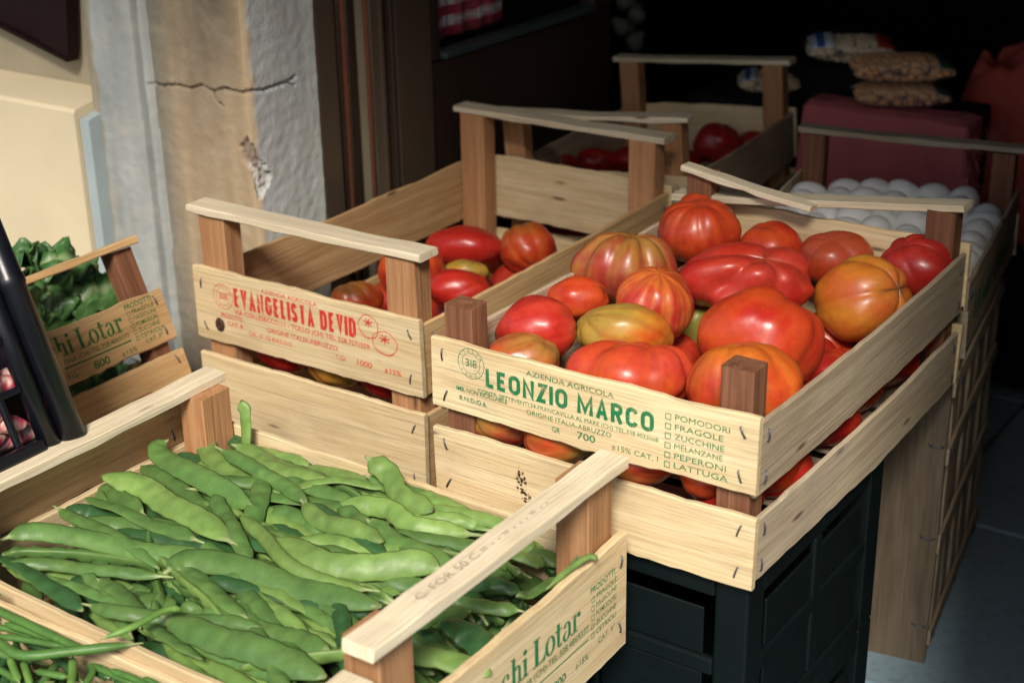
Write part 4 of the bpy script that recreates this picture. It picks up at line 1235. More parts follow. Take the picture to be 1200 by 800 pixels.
# crate in the doorway
GT = 'dark red tomatoes in the doorway crate'
for i, (u, v, w, h, z) in enumerate(((840, 168, 56, 50, .040), (884, 172, 52, 38, .030), (795, 190, 52, 36, .035), (745, 188, 60, 34, .03), (700, 190, 50, 34, .03), (655, 190, 44, 26, .02), (860, 190, 54, 40, .02), (770, 180, 50, 34, .02))):
    px_tomato('dark red tomato in the doorway crate, ' + ('the tallest, left of the right board' if i == 0 else 'one of those lying low'), u, v, w, h, z, axis=(.2, .8, .3), ribs=6, rib=.05, c=(DEEP, RED, DEEP), shoulder=.2, streak=.2, seed=120 + i, group=GT)
for i, (x, y) in enumerate(((.08, .08), (.2, .08), (.08, .2), (.2, .2), (.08, .31), (.2, .31))):
    tomato('dark red tomato in the doorway crate, one of those lying low', (-.42 + x, .69 + y, -.035 + .02 * x), .040, .034, axis=(.2, .7, .3), ribs=5, rib=.05, c=(DEEP, RED, DEEP), seed=140 + i, group=GT, res=(30, 18))

# ------------------------------------------------------------------ beans
def catmull(pts, n):
    pts = [np.asarray(p, float) for p in pts]
    if len(pts) == 2: pts = [pts[0], (pts[0] + pts[1]) / 2 + np.array([0, 0, .001]), pts[1]]
    P = [2 * pts[0] - pts[1]] + pts + [2 * pts[-1] - pts[-2]]
    seg = len(pts) - 1; out = []
    for i in range(n + 1):
        s = i / n * seg; k = min(int(s), seg - 1); t = s - k
        a, b, c, d = P[k], P[k + 1], P[k + 2], P[k + 3]
        out.append(.5 * ((2 * b) + (-a + c) * t + (2 * a - 5 * b + 4 * c - d) * t * t + (-a + 3 * b - 3 * c + d) * t ** 3))
    return np.array(out)
def bean_mesh(name, path, half_w, half_t, normal, seed, col, col2, seeds=True, stem=True, ring=16, n=30, tipcol=None, mottle=None):
    rg = random.Random(seed)
    C = catmull(path, n)
    _t = np.linspace(0, 1, n + 1); _o = rg.uniform(0, 50)
    if seeds:
        C = C + np.array([[.0022 * n3(t * 3.2, _o, 1), .0022 * n3(t * 3.2, _o, 5), .0016 * n3(t * 4, _o, 9)] for t in _t])
    vs, cols = [], []
    nrm = Vector(normal).normalized()
    _len = float(np.sum(np.linalg.norm(np.diff(C, axis=0), axis=1))); ns = max(1.5, _len / rg.uniform(.017, .022)); ph = rg.uniform(0, 6)
    tw0 = rg.uniform(-.5, .5); o1 = rg.uniform(0, 80)
    flip = rg.random() < .5
    for i in range(n + 1):
        s = i / n
        T = Vector(C[min(i + 1, n)] - C[max(i - 1, 0)]).normalized()
        side = T.cross(nrm)
        if side.length < 1e-4: side = T.orthogonal()
        side.normalize(); up = side.cross(T).normalized()
        a = tw0 * math.sin(s * 3 + ph)
        sd = side * math.cos(a) + up * math.sin(a); u2 = up * math.cos(a) - side * math.sin(a)
        q = 1 - s if flip else s
        # outline: stem end (q=0) narrow stalk, body, pointed tip
        if stem and q < .08: w = .13 + .09 * q / .08; tk = max(w * half_w, .0008) / half_t * .9
        else:
            e = (q - .08) / .92 if stem else q
            w = (min(1, e / .13 + .22) ** .6) * (min(1, (1 - e) / .15 + .03) ** .60); tk = w ** .7
        sw = 1.0 + (.34 * math.sin(q * ns * 6.28 + ph) if seeds else 0)
        wob = 1 + .045 * math.sin(q * ns * 6.28 + ph + 1.3) * (1 if seeds else 0)
        for k in range(ring):
            an = 2 * math.pi * k / ring
            cx, cy = math.cos(an), math.sin(an)
            if seeds:
                px = cx * half_w * w * wob
                sd_ = (sw - 1) * max(0, 1 - (cx / .7) ** 2) + 1
                py = math.copysign(abs(cy) ** 1.35, cy) * half_t * tk * sd_ * 1.12
                if abs(cx) > .95: px *= 1.05             # seam
            else:
                px = cx * half_w * w; py = cy * half_t * tk
            vs.append(C[i] + np.array(sd * px + u2 * py))
            kk = .5 + .5 * n3(s * 5 + o1, cx * .8, cy * .8)
            c = np.array(col) * (1 - kk) + np.array(col2) * kk
            if seeds and abs(cx) > .95: c = c * .55 + np.array((.14, .20, .05)) * .45
            if stem and q < .08: c = np.array((.30, .36, .16))
            if q > .975: c = np.array(tipcol if tipcol else (.16, .20, .07))
            if mottle is not None:
                m1 = n3(s * 26 + o1, cx * 2.2, cy * 2.2) + .5 * n3(s * 60, cx * 5 + o1, cy * 5)
                f = max(0, min(1, (m1 + .02) * 4)); c = c * (1 - f) + np.array(mottle) * f
            cols.append(c)
    fs = []
    for i in range(n):
        for k in range(ring):
            a = i * ring + k; b = i * ring + (k + 1) % ring
            fs.append((a, b, b + ring, a + ring))
    fs.append(tuple(range(ring))); fs.append(tuple(range(n * ring, n * ring + ring))[::-1])
    me = pydata(name, vs, fs, True)
    bm = bmesh.new(); bm.from_mesh(me); bmesh.ops.recalc_face_normals(bm, faces=bm.faces[:]); bm.to_mesh(me); bm.free()
    set_col(me, np.array(cols))
    return me
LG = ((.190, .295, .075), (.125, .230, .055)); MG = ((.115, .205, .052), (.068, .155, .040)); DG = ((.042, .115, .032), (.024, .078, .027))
# traced pods: points, width, layer, tone
BEANS = [
 ([(283,481),(286,500),(287,524)],18,5,'L','upright pod tip with a dark stalk against the crate boards behind'),
 ([(229,508),(250,535),(292,562)],24,3,'L',None), ([(212,532),(250,545),(292,561)],20,2,'D',None), ([(235,515),(262,516),(288,523)],14,2,'L',None),
 ([(254,524),(295,547),(325,562),(355,586)],18,5,'M',None), ([(275,523),(305,530),(330,552),(380,564)],25,4,'L',None),
 ([(297,507),(320,525),(360,547)],22,2,'L',None), ([(350,540),(368,542),(386,538)],10,2,'D',None), ([(360,552),(400,556),(440,578)],30,2,'L','broad pale pod lying close to the rear board of the bean crate'),
 ([(166,507),(185,527),(215,550),(250,570),(292,590)],27,5,'M','long pod rising at the far left corner of the bean crate'),
 ([(230,578),(262,588),(292,593)],24,2,'M',None), ([(162,545),(195,562),(225,585),(255,607),(278,627)],27,3,'M',None),
 ([(125,560),(165,568),(195,588),(235,612),(276,638)],31,5,'L','wide light green pod with bumpy seeds at the left of the bean crate'),
 ([(104,556),(130,577),(170,607)],28,3,'M',None), ([(90,553),(105,575),(127,597)],15,2,'M',None), ([(140,573),(170,600),(202,618)],23,2,'D',None),
 ([(68,603),(105,598),(150,611)],22,2,'D',None), ([(73,618),(140,615),(195,621),(237,635)],26,3,'M',None),
 ([(3,630),(40,625),(105,632),(180,646),(236,650)],25,5,'M','longest dark pod lying across the left of the bean crate'),
 ([(-4,652),(38,645),(112,647),(200,662)],15,4,'M',None), ([(10,662),(70,659),(130,671),(196,677)],17,4,'M',None),
 ([(193,668),(222,657),(300,674),(360,690),(440,708)],33,5,'M','big smooth pod in the middle of the bean crate, broadest of all'),
 ([(234,688),(260,686),(320,696),(380,707),(442,712)],20,4,'D',None), ([(200,678),(232,695),(264,713)],15,3,'M',None),
 ([(262,698),(300,713),(340,731),(392,755)],16,4,'L',None), ([(285,700),(344,709),(380,727),(411,739)],18,3,'M',None), ([(320,718),(370,736),(406,749)],18,2,'L',None),
 ([(244,718),(290,734),(330,748),(394,769)],34,4,'M',None), ([(188,720),(250,746),(300,764),(374,789)],36,5,'M','large pod nearest the front board of the bean crate'),
 ([(195,738),(250,764),(310,786),(348,802)],20,3,'M',None), ([(216,708),(228,716),(240,725)],18,3,'M',None), ([(376,716),(415,715),(446,723)],20,2,'D',None),
 ([(282,603),(307,626),(335,662),(385,679),(440,692)],17,6,'L','curved pod edge arching across the middle of the bean heap'),
 ([(318,630),(350,648),(390,661),(440,664),(490,662),(522,667)],33,5,'L','pale bumpy pod reaching under the near handle'),
 ([(352,634),(395,634),(440,641),(487,650),(508,657)],24,4,'L',None), ([(353,587),(375,607),(412,622),(446,634)],22,5,'L',None), ([(313,592),(340,608),(387,629)],27,3,'M',None),
 ([(307,560),(304,588),(292,620),(284,660)],24,4,'M','single pod lying crosswise, pointing towards the viewer'),
 ([(318,578),(335,586),(352,597)],18,1,'D',None), ([(378,592),(412,610),(438,626)],24,3,'M',None), ([(400,590),(453,598),(488,617),(560,624)],25,4,'L',None),
 ([(398,599),(425,615),(447,633)],22,4,'M',None), ([(432,612),(467,634),(525,659)],26,5,'M',None), ([(485,628),(515,634),(549,642)],9,3,'L',None), ([(424,587),(453,588),(482,602)],20,3,'L',None),
 ([(453,536),(455,560),(470,580),(507,602)],27,5,'L','pod with a brown stalk standing up near the rear board'), ([(466,537),(485,562),(522,586)],20,4,'M',None),
 ([(480,604),(520,609),(562,616)],18,4,'L',None), ([(490,582),(533,600),(578,622)],23,4,'L',None), ([(525,592),(560,603),(594,614)],19,3,'M',None),
 ([(556,640),(598,645),(627,637),(649,627)],29,3,'L','bright pod just right of the near handle'), ([(630,637),(650,640),(672,645)],22,2,'D',None), ([(588,649),(612,653),(636,659)],17,4,'L',None),
 ([(622,650),(648,653),(673,660)],19,3,'M',None), ([(587,655),(597,661),(609,670)],9,5,'L',None), ([(555,668),(578,669),(601,672)],14,3,'M',None),
 ([(540,690),(575,683),(606,690)],20,4,'D',None), ([(608,699),(627,690),(655,678)],17,4,'M',None), ([(522,699),(560,710),(609,718)],19,4,'M',None), ([(490,734),(520,721),(548,715)],21,4,'M',None),
 ([(516,733),(542,738),(564,755),(579,779)],36,5,'D','wide dark pod twisting down beside the printed end board'), ([(474,743),(510,756),(535,769)],17,4,'M',None), ([(474,764),(510,772),(569,789)],30,5,'L','pale pod end at the bottom beside the near post'),
 ([(560,716),(574,720),(588,725)],11,2,'M',None), ([(398,680),(430,686),(461,701)],12,4,'L',None), ([(400,676),(450,680),(502,691)],22,3,'M',None), ([(398,694),(425,698),(454,706)],20,3,'M',None), ([(396,720),(422,714),(450,712)],22,3,'D',None), ([(396,726),(410,730),(427,737)],13,2,'M',None),
 ([(45,668),(100,695),(132,710)],20,1,'D',None), ([(82,678),(108,695),(124,714)],23,2,'D',None), ([(98,676),(127,700),(160,730)],18,3,'M',None), ([(122,680),(150,690),(174,702)],25,1,'M',None),
 ([(150,705),(175,704),(202,717)],27,3,'M',None), ([(186,699),(184,710),(181,724)],15,4,'M',None), ([(640,664),(660,672),(640,690)],14,1,'D',None), ([(600,690),(610,705),(590,735)],16,1,'D',None), ([(450,720),(480,712),(520,700)],20,1,'D',None), ([(560,730),(590,715),(620,705)],16,1,'D',None), ([(330,560),(370,575),(400,590)],20,1,'D',None),
]
GB = 'flat beans heaped in the bean crate'; _used = set()
def bean_z(layer, u):
    # the heap is a little lower towards the printed end
    k = max(0, min(1, (u - 480) / 180))
    return -.004 + layer * .0055 - .014 * k
for i, (pts, wpx, lay, tone, lab) in enumerate(BEANS):
    P3 = []
    for (u, v) in pts:
        q = hit(u, v, 2, bean_z(lay, u))
        P3.append(q)
    # stay inside the crate
    for q in P3:
        if lab is None or 'stalk' not in lab:
            q[1] = min(q[1], BY0 - .013)
            q[0] = max(q[0], BX0 + .012)
    if 'dark stalk' in (lab or ''):
        b0 = hit(287, 526, 2, .012); b0[1] = min(b0[1], BY0 - .020)
        P3 = [b0 + np.array([-.004, .006, .046]), b0 + np.array([.000, .004, .026]), b0 + np.array([.001, .001, .006]), b0 + np.array([.002, -.002, -.012])]
    elif 'stalk' in (lab or ''): P3[0][2] += .012; P3[1][2] += .006; P3[0][1] = min(P3[0][1], BY0 - .012)
    if not (lab and 'stalk' in lab):
        P3[0] = P3[0] + (P3[0] - P3[1]) * .10; P3[-1] = P3[-1] + (P3[-1] - P3[-2]) * .10
        P3[0][0] = max(P3[0][0], BX0 + .010); P3[0][1] = min(P3[0][1], BY0 - .010)
    for k, q in enumerate(P3): q[2] += .0022 * math.sin(i * 1.7 + k * 2.1)
    s = depth(P3[0]) / F_PX
    hw = wpx * s / 2 * .95
    rg = random.Random(200 + i)
    nrm = (Vector((0, 0, 1)) * .62 + SCR_B * .45 + Vector((rg.uniform(-.25, .25), rg.uniform(-.25, .25), 0))).normalized()
    thin = wpx < 17
    c = {'L': LG, 'M': MG, 'D': DG}[tone]; f = rg.uniform(.88, 1.12)
    c = tuple(tuple(x * f for x in q) for q in c)
    if thin:          # pods lying on edge: the narrow side faces the viewer
        T_ = Vector(P3[-1] - P3[0]).normalized()
        nrm = T_.cross((SCR_B + Vector((0, 0, .6))).normalized()).normalized()
        for q in P3: q -= np.array(SCR_B) * .004 + np.array([0, 0, .003])
        hw2 = .0072 + .001 * rg.random()
    me = bean_mesh('flat_bean', P3, hw2, max(.0026, hw * .92), nrm, 300 + i, *{'L': LG, 'M': MG, 'D': DG}[tone]) if thin else bean_mesh('flat_bean', P3, max(hw, .0035), min(.0028, hw * .45), nrm, 300 + i, c[0], c[1], tipcol=(.05, .03, .015) if (lab and 'stalk' in lab) else None)
    o = link_mesh('flat_bean', me, BEAN)
    if lab is None:
        (ua, va), (ub, vb) = pts[0], pts[-1]; um, vm = (ua + ub) / 2, (va + vb) / 2
        col_ = 'far left' if um < 150 else 'left' if um < 260 else 'centre left' if um < 350 else 'centre right' if um < 460 else 'right' if um < 560 else 'far right'
        back = 515 + (um - 270) * .27
        row_ = 'by the rear board' if vm < back + 55 else 'behind the middle' if vm < back + 95 else 'in the middle' if vm < back + 130 else 'towards the front board'
        ln = math.hypot(ub - ua, vb - va)
        lab = '%s %s %s flat bean pod at %s, %s' % ({'L': 'light', 'M': 'mid', 'D': 'dark'}[tone] + ' green', 'short' if ln < 55 else 'long' if ln > 120 else 'medium', 'narrow' if wpx < 17 else 'broad' if wpx > 24 else 'plain', col_, row_)
    while lab in _used: lab = lab.replace(' flat bean', ' overlapped flat bean', 1) if 'overlapped' not in lab else lab.replace('overlapped', 'mostly covered', 1) if 'overlapped' in lab else lab + ' too'
    _used.add(lab)
    tag(o, lab, 'bean', GB)
# more loose pods woven between the traced ones
rg = random.Random(55)
for i in range(64):
    Lb = rg.uniform(.12, .175)
    x = rg.uniform(BX0 + .07, BX0 + BL - .085); y = rg.uniform(BY0 - BW + .02, BY0 - .022)
    a = rg.gauss(-.16, .26) if i % 8 else rg.uniform(-1.3, 1.3)
    u_ = 600 + F_PX * (CAM_R[0] @ (np.array([x, y, 0]) - CAM_C)) / depth((x, y, 0))
    z = bean_z(rg.uniform(1.2, 4.2), u_)
    dx, dy = math.cos(a) * Lb / 2, math.sin(a) * Lb / 2; bend = rg.uniform(-.10, .10)
    P3 = [np.array([x + dx * t - dy * bend * (1 - t * t), y + dy * t + dx * bend * (1 - t * t), z + rg.uniform(-.003, .003) + .004 * (1 - t * t)]) for t in (-1, -.4, .3, 1)]
    for q in P3: q[0] = min(max(q[0], BX0 + .012), BX0 + BL - .016); q[1] = min(max(q[1], BY0 - BW + .014), BY0 - .013)
    c = (LG, MG, MG, DG)[i % 4]; f = rg.uniform(.85, 1.15); c = tuple(tuple(v_ * f for v_ in q) for q in c)
    if i % 5 == 0:
        T_ = Vector(P3[-1] - P3[0]).normalized(); nn = T_.cross((SCR_B + Vector((0, 0, .6))).normalized()); w_, t_ = .0070, .0034
    else: nn = Vector((rg.uniform(-.3, .3), rg.uniform(-.6, .1), 1)); w_, t_ = rg.uniform(.0058, .0082), .0026
    me = bean_mesh('flat_bean', P3, w_, t_, nn, 1300 + i, c[0], c[1])
    o = link_mesh('flat_bean', me, BEAN); tag(o, 'slim flat green pod woven loosely between the bigger pods on top', 'bean', 'slim pods between the bigger ones')
# lower layers that fill the crate
rg = random.Random(77)
rg = random.Random(77)
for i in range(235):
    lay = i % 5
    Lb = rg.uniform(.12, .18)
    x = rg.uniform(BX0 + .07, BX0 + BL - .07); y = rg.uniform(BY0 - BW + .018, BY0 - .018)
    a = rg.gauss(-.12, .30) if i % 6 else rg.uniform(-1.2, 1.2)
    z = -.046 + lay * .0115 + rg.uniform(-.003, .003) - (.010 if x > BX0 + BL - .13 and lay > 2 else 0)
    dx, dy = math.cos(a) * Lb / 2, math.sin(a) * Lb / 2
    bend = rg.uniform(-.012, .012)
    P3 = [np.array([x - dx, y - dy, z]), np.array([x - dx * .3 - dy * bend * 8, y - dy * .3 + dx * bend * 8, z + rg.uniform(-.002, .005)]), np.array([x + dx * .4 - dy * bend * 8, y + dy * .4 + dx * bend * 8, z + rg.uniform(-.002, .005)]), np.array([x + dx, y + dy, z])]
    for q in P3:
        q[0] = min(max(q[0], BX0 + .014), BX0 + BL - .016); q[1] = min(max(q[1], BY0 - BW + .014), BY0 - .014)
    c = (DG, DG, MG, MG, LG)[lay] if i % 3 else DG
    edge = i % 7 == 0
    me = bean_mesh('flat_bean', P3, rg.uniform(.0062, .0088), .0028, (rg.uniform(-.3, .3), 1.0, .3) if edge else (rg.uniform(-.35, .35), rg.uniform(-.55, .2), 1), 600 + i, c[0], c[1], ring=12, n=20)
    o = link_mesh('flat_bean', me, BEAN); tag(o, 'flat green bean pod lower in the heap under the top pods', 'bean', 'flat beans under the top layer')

THIN = [([(-8,682),(25,692),(62,717),(116,748)],13,5,'M',None), ([(-6,715),(50,725),(100,740),(119,749)],12,5,'M',None), ([(0,728),(50,740),(106,751)],12,4,'M',None), ([(-5,734),(20,739),(44,746)],10,3,'M',None),
 ([(-6,744),(35,750),(77,756)],11,4,'M',None), ([(-6,748),(25,767),(87,762),(168,753)],15,7,'M','curved thin bean lying on top, its tip against the front board'), ([(117,749),(155,740),(195,720),(213,716)],11,9,'L','thin bean lying across the boards between the two bean crates'),
 ([(-6,782),(8,789),(22,799)],11,3,'M',None), ([(11,770),(17,785),(23,800)],11,4,'L',None), ([(27,773),(31,787),(36,802)],11,4,'L',None), ([(40,786),(58,789),(80,793)],11,3,'M',None), ([(85,768),(85,786),(83,806)],12,4,'L',None),
 ([(115,770),(109,786),(98,804)],10,3,'M',None), ([(118,770),(138,790),(162,803)],11,3,'M',None), ([(128,784),(162,790),(184,803)],10,4,'M',None), ([(158,778),(176,787),(192,798)],10,2,'D',None), ([(197,773),(196,788),(194,806)],8,5,'M',None),
 ([(-5,700),(20,703),(36,705)],11,3,'D',None), ([(30,660),(27,672),(24,686)],7,8,'M','short bean stalk sticking up by the front board'), ([(65,780),(75,772),(66,764)],9,2,'D',None), ([(130,764),(150,768),(160,774)],11,2,'D',None)]
for i, (pts, wpx, lay, tone, lab) in enumerate(THIN):
    P3 = [hit(u, v, 2, -.012 + lay * .005) for (u, v) in pts]
    if not (lab and 'across' in lab):
        for q in P3:
            if not (lab and 'tip' in lab): q[1] = min(q[1], -.338 - .012)
    else:
        for k, q in enumerate(P3): q[2] += (0, .004, .004, .002)[k]
    s = depth(P3[0]) / F_PX; hw = wpx * s / 2 * .86
    c = {'L': LG, 'M': MG, 'D': DG}[tone]; c = tuple((x[0] * .8, x[1] * .95, x[2] * .8) for x in c)
    me = bean_mesh('thin_bean', P3, hw, hw * .88, (0, 0, 1), 800 + i, c[0], c[1], seeds=False, ring=10, n=22)
    o = link_mesh('thin_bean', me, BEAN); tag(o, lab or 'thin round green bean in the corner crate among others', 'bean', 'thin beans in the corner crate')
for i in range(260):
    lay = i % 5
    x = rg.uniform(-.20, .07); y = rg.uniform(-.46, -.356); a = rg.uniform(-1.2, .5); Lb = rg.uniform(.08, .14); z = -.050 + lay * .0120
    dx, dy = math.cos(a) * Lb / 2, math.sin(a) * Lb / 2
    P3 = [np.array([x - dx, y - dy, z]), np.array([x + rg.uniform(-.01, .01), y + rg.uniform(-.01, .01), z + rg.uniform(-.004, .004)]), np.array([x + dx, y + dy, z + rg.uniform(-.006, .006)])]
    for q in P3: q[0] = max(q[0], -.21); q[1] = min(q[1], -.352)
    c = (MG, DG)[i % 2]
    me = bean_mesh('thin_bean', P3, .0034, .0031, (0, 0, 1), 900 + i, c[0], c[1], seeds=False, ring=7, n=12)
    o = link_mesh('thin_bean', me, BEAN); tag(o, 'thin round green bean in the corner crate, under the top ones', 'bean', 'thin beans under the top ones')

# dried tendril by the far right post of the bean crate
def tendril():
    pts = [hit(687, 582, 2, .06), hit(689, 610, 2, .05), hit(684, 640, 2, .036), hit(668, 662, 2, .025)]
    C = catmull(pts, 20); vs, fs = [], []
    for i, p in enumerate(C):
        r = .0016 * (1 - .3 * i / 20)
        for k in range(6):
            a = k / 6 * 6.283; vs.append(p + np.array(SCR_R) * r * math.cos(a) + np.array(SCR_B) * r * math.sin(a))
    for i in range(20):
        for k in range(6):
            a = i * 6 + k; b = i * 6 + (k + 1) % 6; fs.append((a, b, b + 6, a + 6))
    me = pydata('bean_tendril', vs, fs, True); set_col(me, np.tile((.09, .16, .05), (len(vs), 1)))
    tag(link_mesh('bean_tendril', me, BEAN), 'thin green tendril against the right rear post of the bean crate', 'stem')
    P3 = [hit(640, 690, 2, .036), hit(668, 666, 2, .040), hit(690, 652, 2, .044), hit(701, 655, 2, .042)]
    me = bean_mesh('bean_stalk', P3, .0028, .0024, (0, 0, 1), 5, LG[0], MG[0], seeds=False, ring=8, n=18)
    tag(link_mesh('bean_stalk', me, BEAN), 'knobbly bean stalk hanging over the printed end board', 'stem')
tendril()

# ------------------------------------------------------------------ chard leaves and speckled pods at the left
def leaf(label, base, tip_dir, normal, length, width, seed, col, col2, name='chard_leaf', group='chard leaves in the leaning crate', clampm=None):
    clampi = clampm.inverted() if clampm is not None else None
    rg = random.Random(seed)
    X = Vector(tip_dir).normalized(); Nn = Vector(normal); Yv = Nn.cross(X).normalized(); Nn = X.cross(Yv)
    nu, nv = 22, 16; vs, cols = [], []
    o1 = rg.uniform(0, 60); curl = rg.uniform(.2, .7)
    for i in range(nu + 1):
        s = i / nu
        w = width * (math.sin(math.pi * min(1, s * .92 + .06)) ** .6)
        for j in range(nv + 1):
            t = j / nv * 2 - 1
            h = .18 * length * math.sin(s * 2.4) - curl * .5 * length * s * s * .5
            crk = .012 * n3(s * 6 + o1, t * 3, 1) + .007 * n3(s * 14 + o1, t * 8, 4) + abs(t) ** 2 * .012 * math.sin(s * 17 + o1 + (2 if t > 0 else 0))
            fold = -abs(t) ** 1.3 * width * .25 * math.cos(o1)
            p = Vector(base) + X * s * length + Yv * t * w + Nn * (h + crk + fold)
            if clampm is not None:
                q = clampi @ p; q.y = min(q.y, _cl - .030 - .004 * (1 + n3(s * 9, t * 5, o1))); p = clampm @ q
            vs.append(p)
            vein = math.exp(-(t / .06) ** 2) + .5 * max(0, math.sin((s * 9 - abs(t) * 2.2) * 3.14)) ** 14
            k = .5 + .5 * n3(s * 4 + o1, t * 2, 8)
            c = np.array(col) * (1 - k) + np.array(col2) * k
            vein = min(.9, vein * .8); c = c * (1 - vein) + np.array((.26, .34, .17)) * vein
            cols.append(c)
    W = nv + 1
    fs = [(i * W + j, i * W + j + 1, (i + 1) * W + j + 1, (i + 1) * W + j) for i in range(nu) for j in range(nv)]
    me = pydata(name, vs, fs, True); set_col(me, np.array(cols))
    o = link_mesh(name, me, LEAF)
    sm = o.modifiers.new('thickness', 'SOLIDIFY'); sm.thickness = .0008
    tag(o, label, 'leaf', group)
CM = Matrix.Translation(c_org) @ CROT
rg = random.Random(21)
def cl(x, y, z): return CM @ Vector((x, y, z))
for i in range(40):
    x = rg.uniform(.03, _cw - .05); y = _cl - rg.uniform(.035, .12); z = rg.uniform(.03, .165)
    d = CM.to_3x3() @ Vector((rg.uniform(-1, 1), rg.uniform(-.3, .3), rg.uniform(-.35, .45)))
    nn = CM.to_3x3() @ Vector((rg.uniform(-.3, .3), 1.0, rg.uniform(.1, .9)))
    Lf = rg.uniform(.08, .125)
    p = cl(x, y, z) - d.normalized() * Lf * .5
    c = ((.034, .100, .024), (.065, .16, .04)) if i % 4 else ((.10, .21, .055), (.06, .15, .04))
    leaf('dark green chard leaf packed in the leaning crate with others', p, d, nn, Lf, rg.uniform(.026, .042), 400 + i, c[0], c[1], clampm=CM)
for i, (x, y, z, dd, lab) in enumerate(((.19, .07, .178, (.8, .1, .25), 'light green chard leaf curling over the top left of the leaning crate'), (.13, .075, .185, (-.9, .1, .0), 'glossy chard leaf at the top of the leaning crate, in front of the cream ledge'), (.07, .06, .170, (-.8, .1, -.3), 'small chard leaf top beside the handle of the leaning crate'), (.16, .11, .20, (.3, -.3, .3), 'chard leaf standing highest in the leaning crate'))):
    leaf(lab, cl(x, _cl - y, z) - (CM.to_3x3() @ Vector(dd)) * .04, CM.to_3x3() @ Vector(dd), CM.to_3x3() @ Vector((0, .6, .8)), .085, .028, 450 + i, (.12, .24, .07) if i == 0 else (.05, .14, .035), (.16, .28, .10) if i == 0 else (.035, .10, .03), clampm=CM)

rg = random.Random(31)
for i in range(46):
    # inside the black crate
    x = -rg.uniform(.030, .20) ; y = -rg.uniform(.055, .26); z = .016 + rg.uniform(0, .075)
    if i < 30: x = -rg.uniform(.026, .045); z = .016 + (i % 5) * .015; y = -rg.uniform(.05, .19)
    a = rg.gauss(1.35, .4); Lb = rg.uniform(.07, .11)
    d = Vector((math.cos(a) * .4, math.sin(a), rg.uniform(-.25, .35))).normalized() * Lb / 2
    M = BK_ORG
    c = Vector((x, y, z))
    P3 = [c - d, c + Vector((0, 0, rg.uniform(-.004, .006))), c + d]
    for q in P3: q.y = min(max(q.y, -.285), -.020); q.x = min(q.x, -.025); q.z = max(q.z, .014)
    P3 = [np.array(M @ q) for q in P3]
    me = bean_mesh('speckled_bean', P3, .0085, .0065, M.to_3x3() @ Vector((1, 0, .3)), 700 + i, (.50, .055, .11), (.40, .03, .08), seeds=True, stem=False, ring=10, n=26, tipcol=(.3, .12, .10), mottle=(.62, .52, .42))
    o = link_mesh('speckled_bean', me, POD); tag(o, 'pink and cream speckled bean pod inside the black plastic crate', 'bean', 'speckled pods in the black crate')

# ------------------------------------------------------------------ back of the shop: cloth covered table, nut packets, hanging strand
def burlap_mat(name, col):
    mt, N, L, P = new_mat(name)
    v = coords(N, L, (1, 1, 1), False)
    w1 = N.new('ShaderNodeTexWave'); w1.inputs['Scale'].default_value = 130; w1.inputs['Distortion'].default_value = 1.5; L.new(v, w1.inputs['Vector'])
    w2 = N.new('ShaderNodeTexWave'); w2.bands_direction = 'Z'; w2.inputs['Scale'].default_value = 130; w2.inputs['Distortion'].default_value = 1.5; L.new(v, w2.inputs['Vector'])
    mm = N.new('ShaderNodeMath'); mm.operation = 'MULTIPLY'; L.new(w1.outputs[1], mm.inputs[0]); L.new(w2.outputs[1], mm.inputs[1])
    c = mixc(N, L, tuple(x * .6 for x in col), tuple(x * 1.25 for x in col), mm.outputs[0])
    L.new(c, P.inputs['Base Color']); P.inputs['Roughness'].default_value = 0.95; P.inputs['Specular IOR Level'].default_value = .1
    bump(N, L, mm.outputs[0], P, .5, .002)
    return mt
BURLAP = burlap_mat('burgundy_burlap', (0.64, 0.17, 0.175))
BURLAP2 = burlap_mat('rust_red_burlap', (0.62, 0.115, 0.085))
TAB = (-.13, 1.03, .10, 1.085)    # x0,y0,x1,y1 of the covered box
TZ = .108
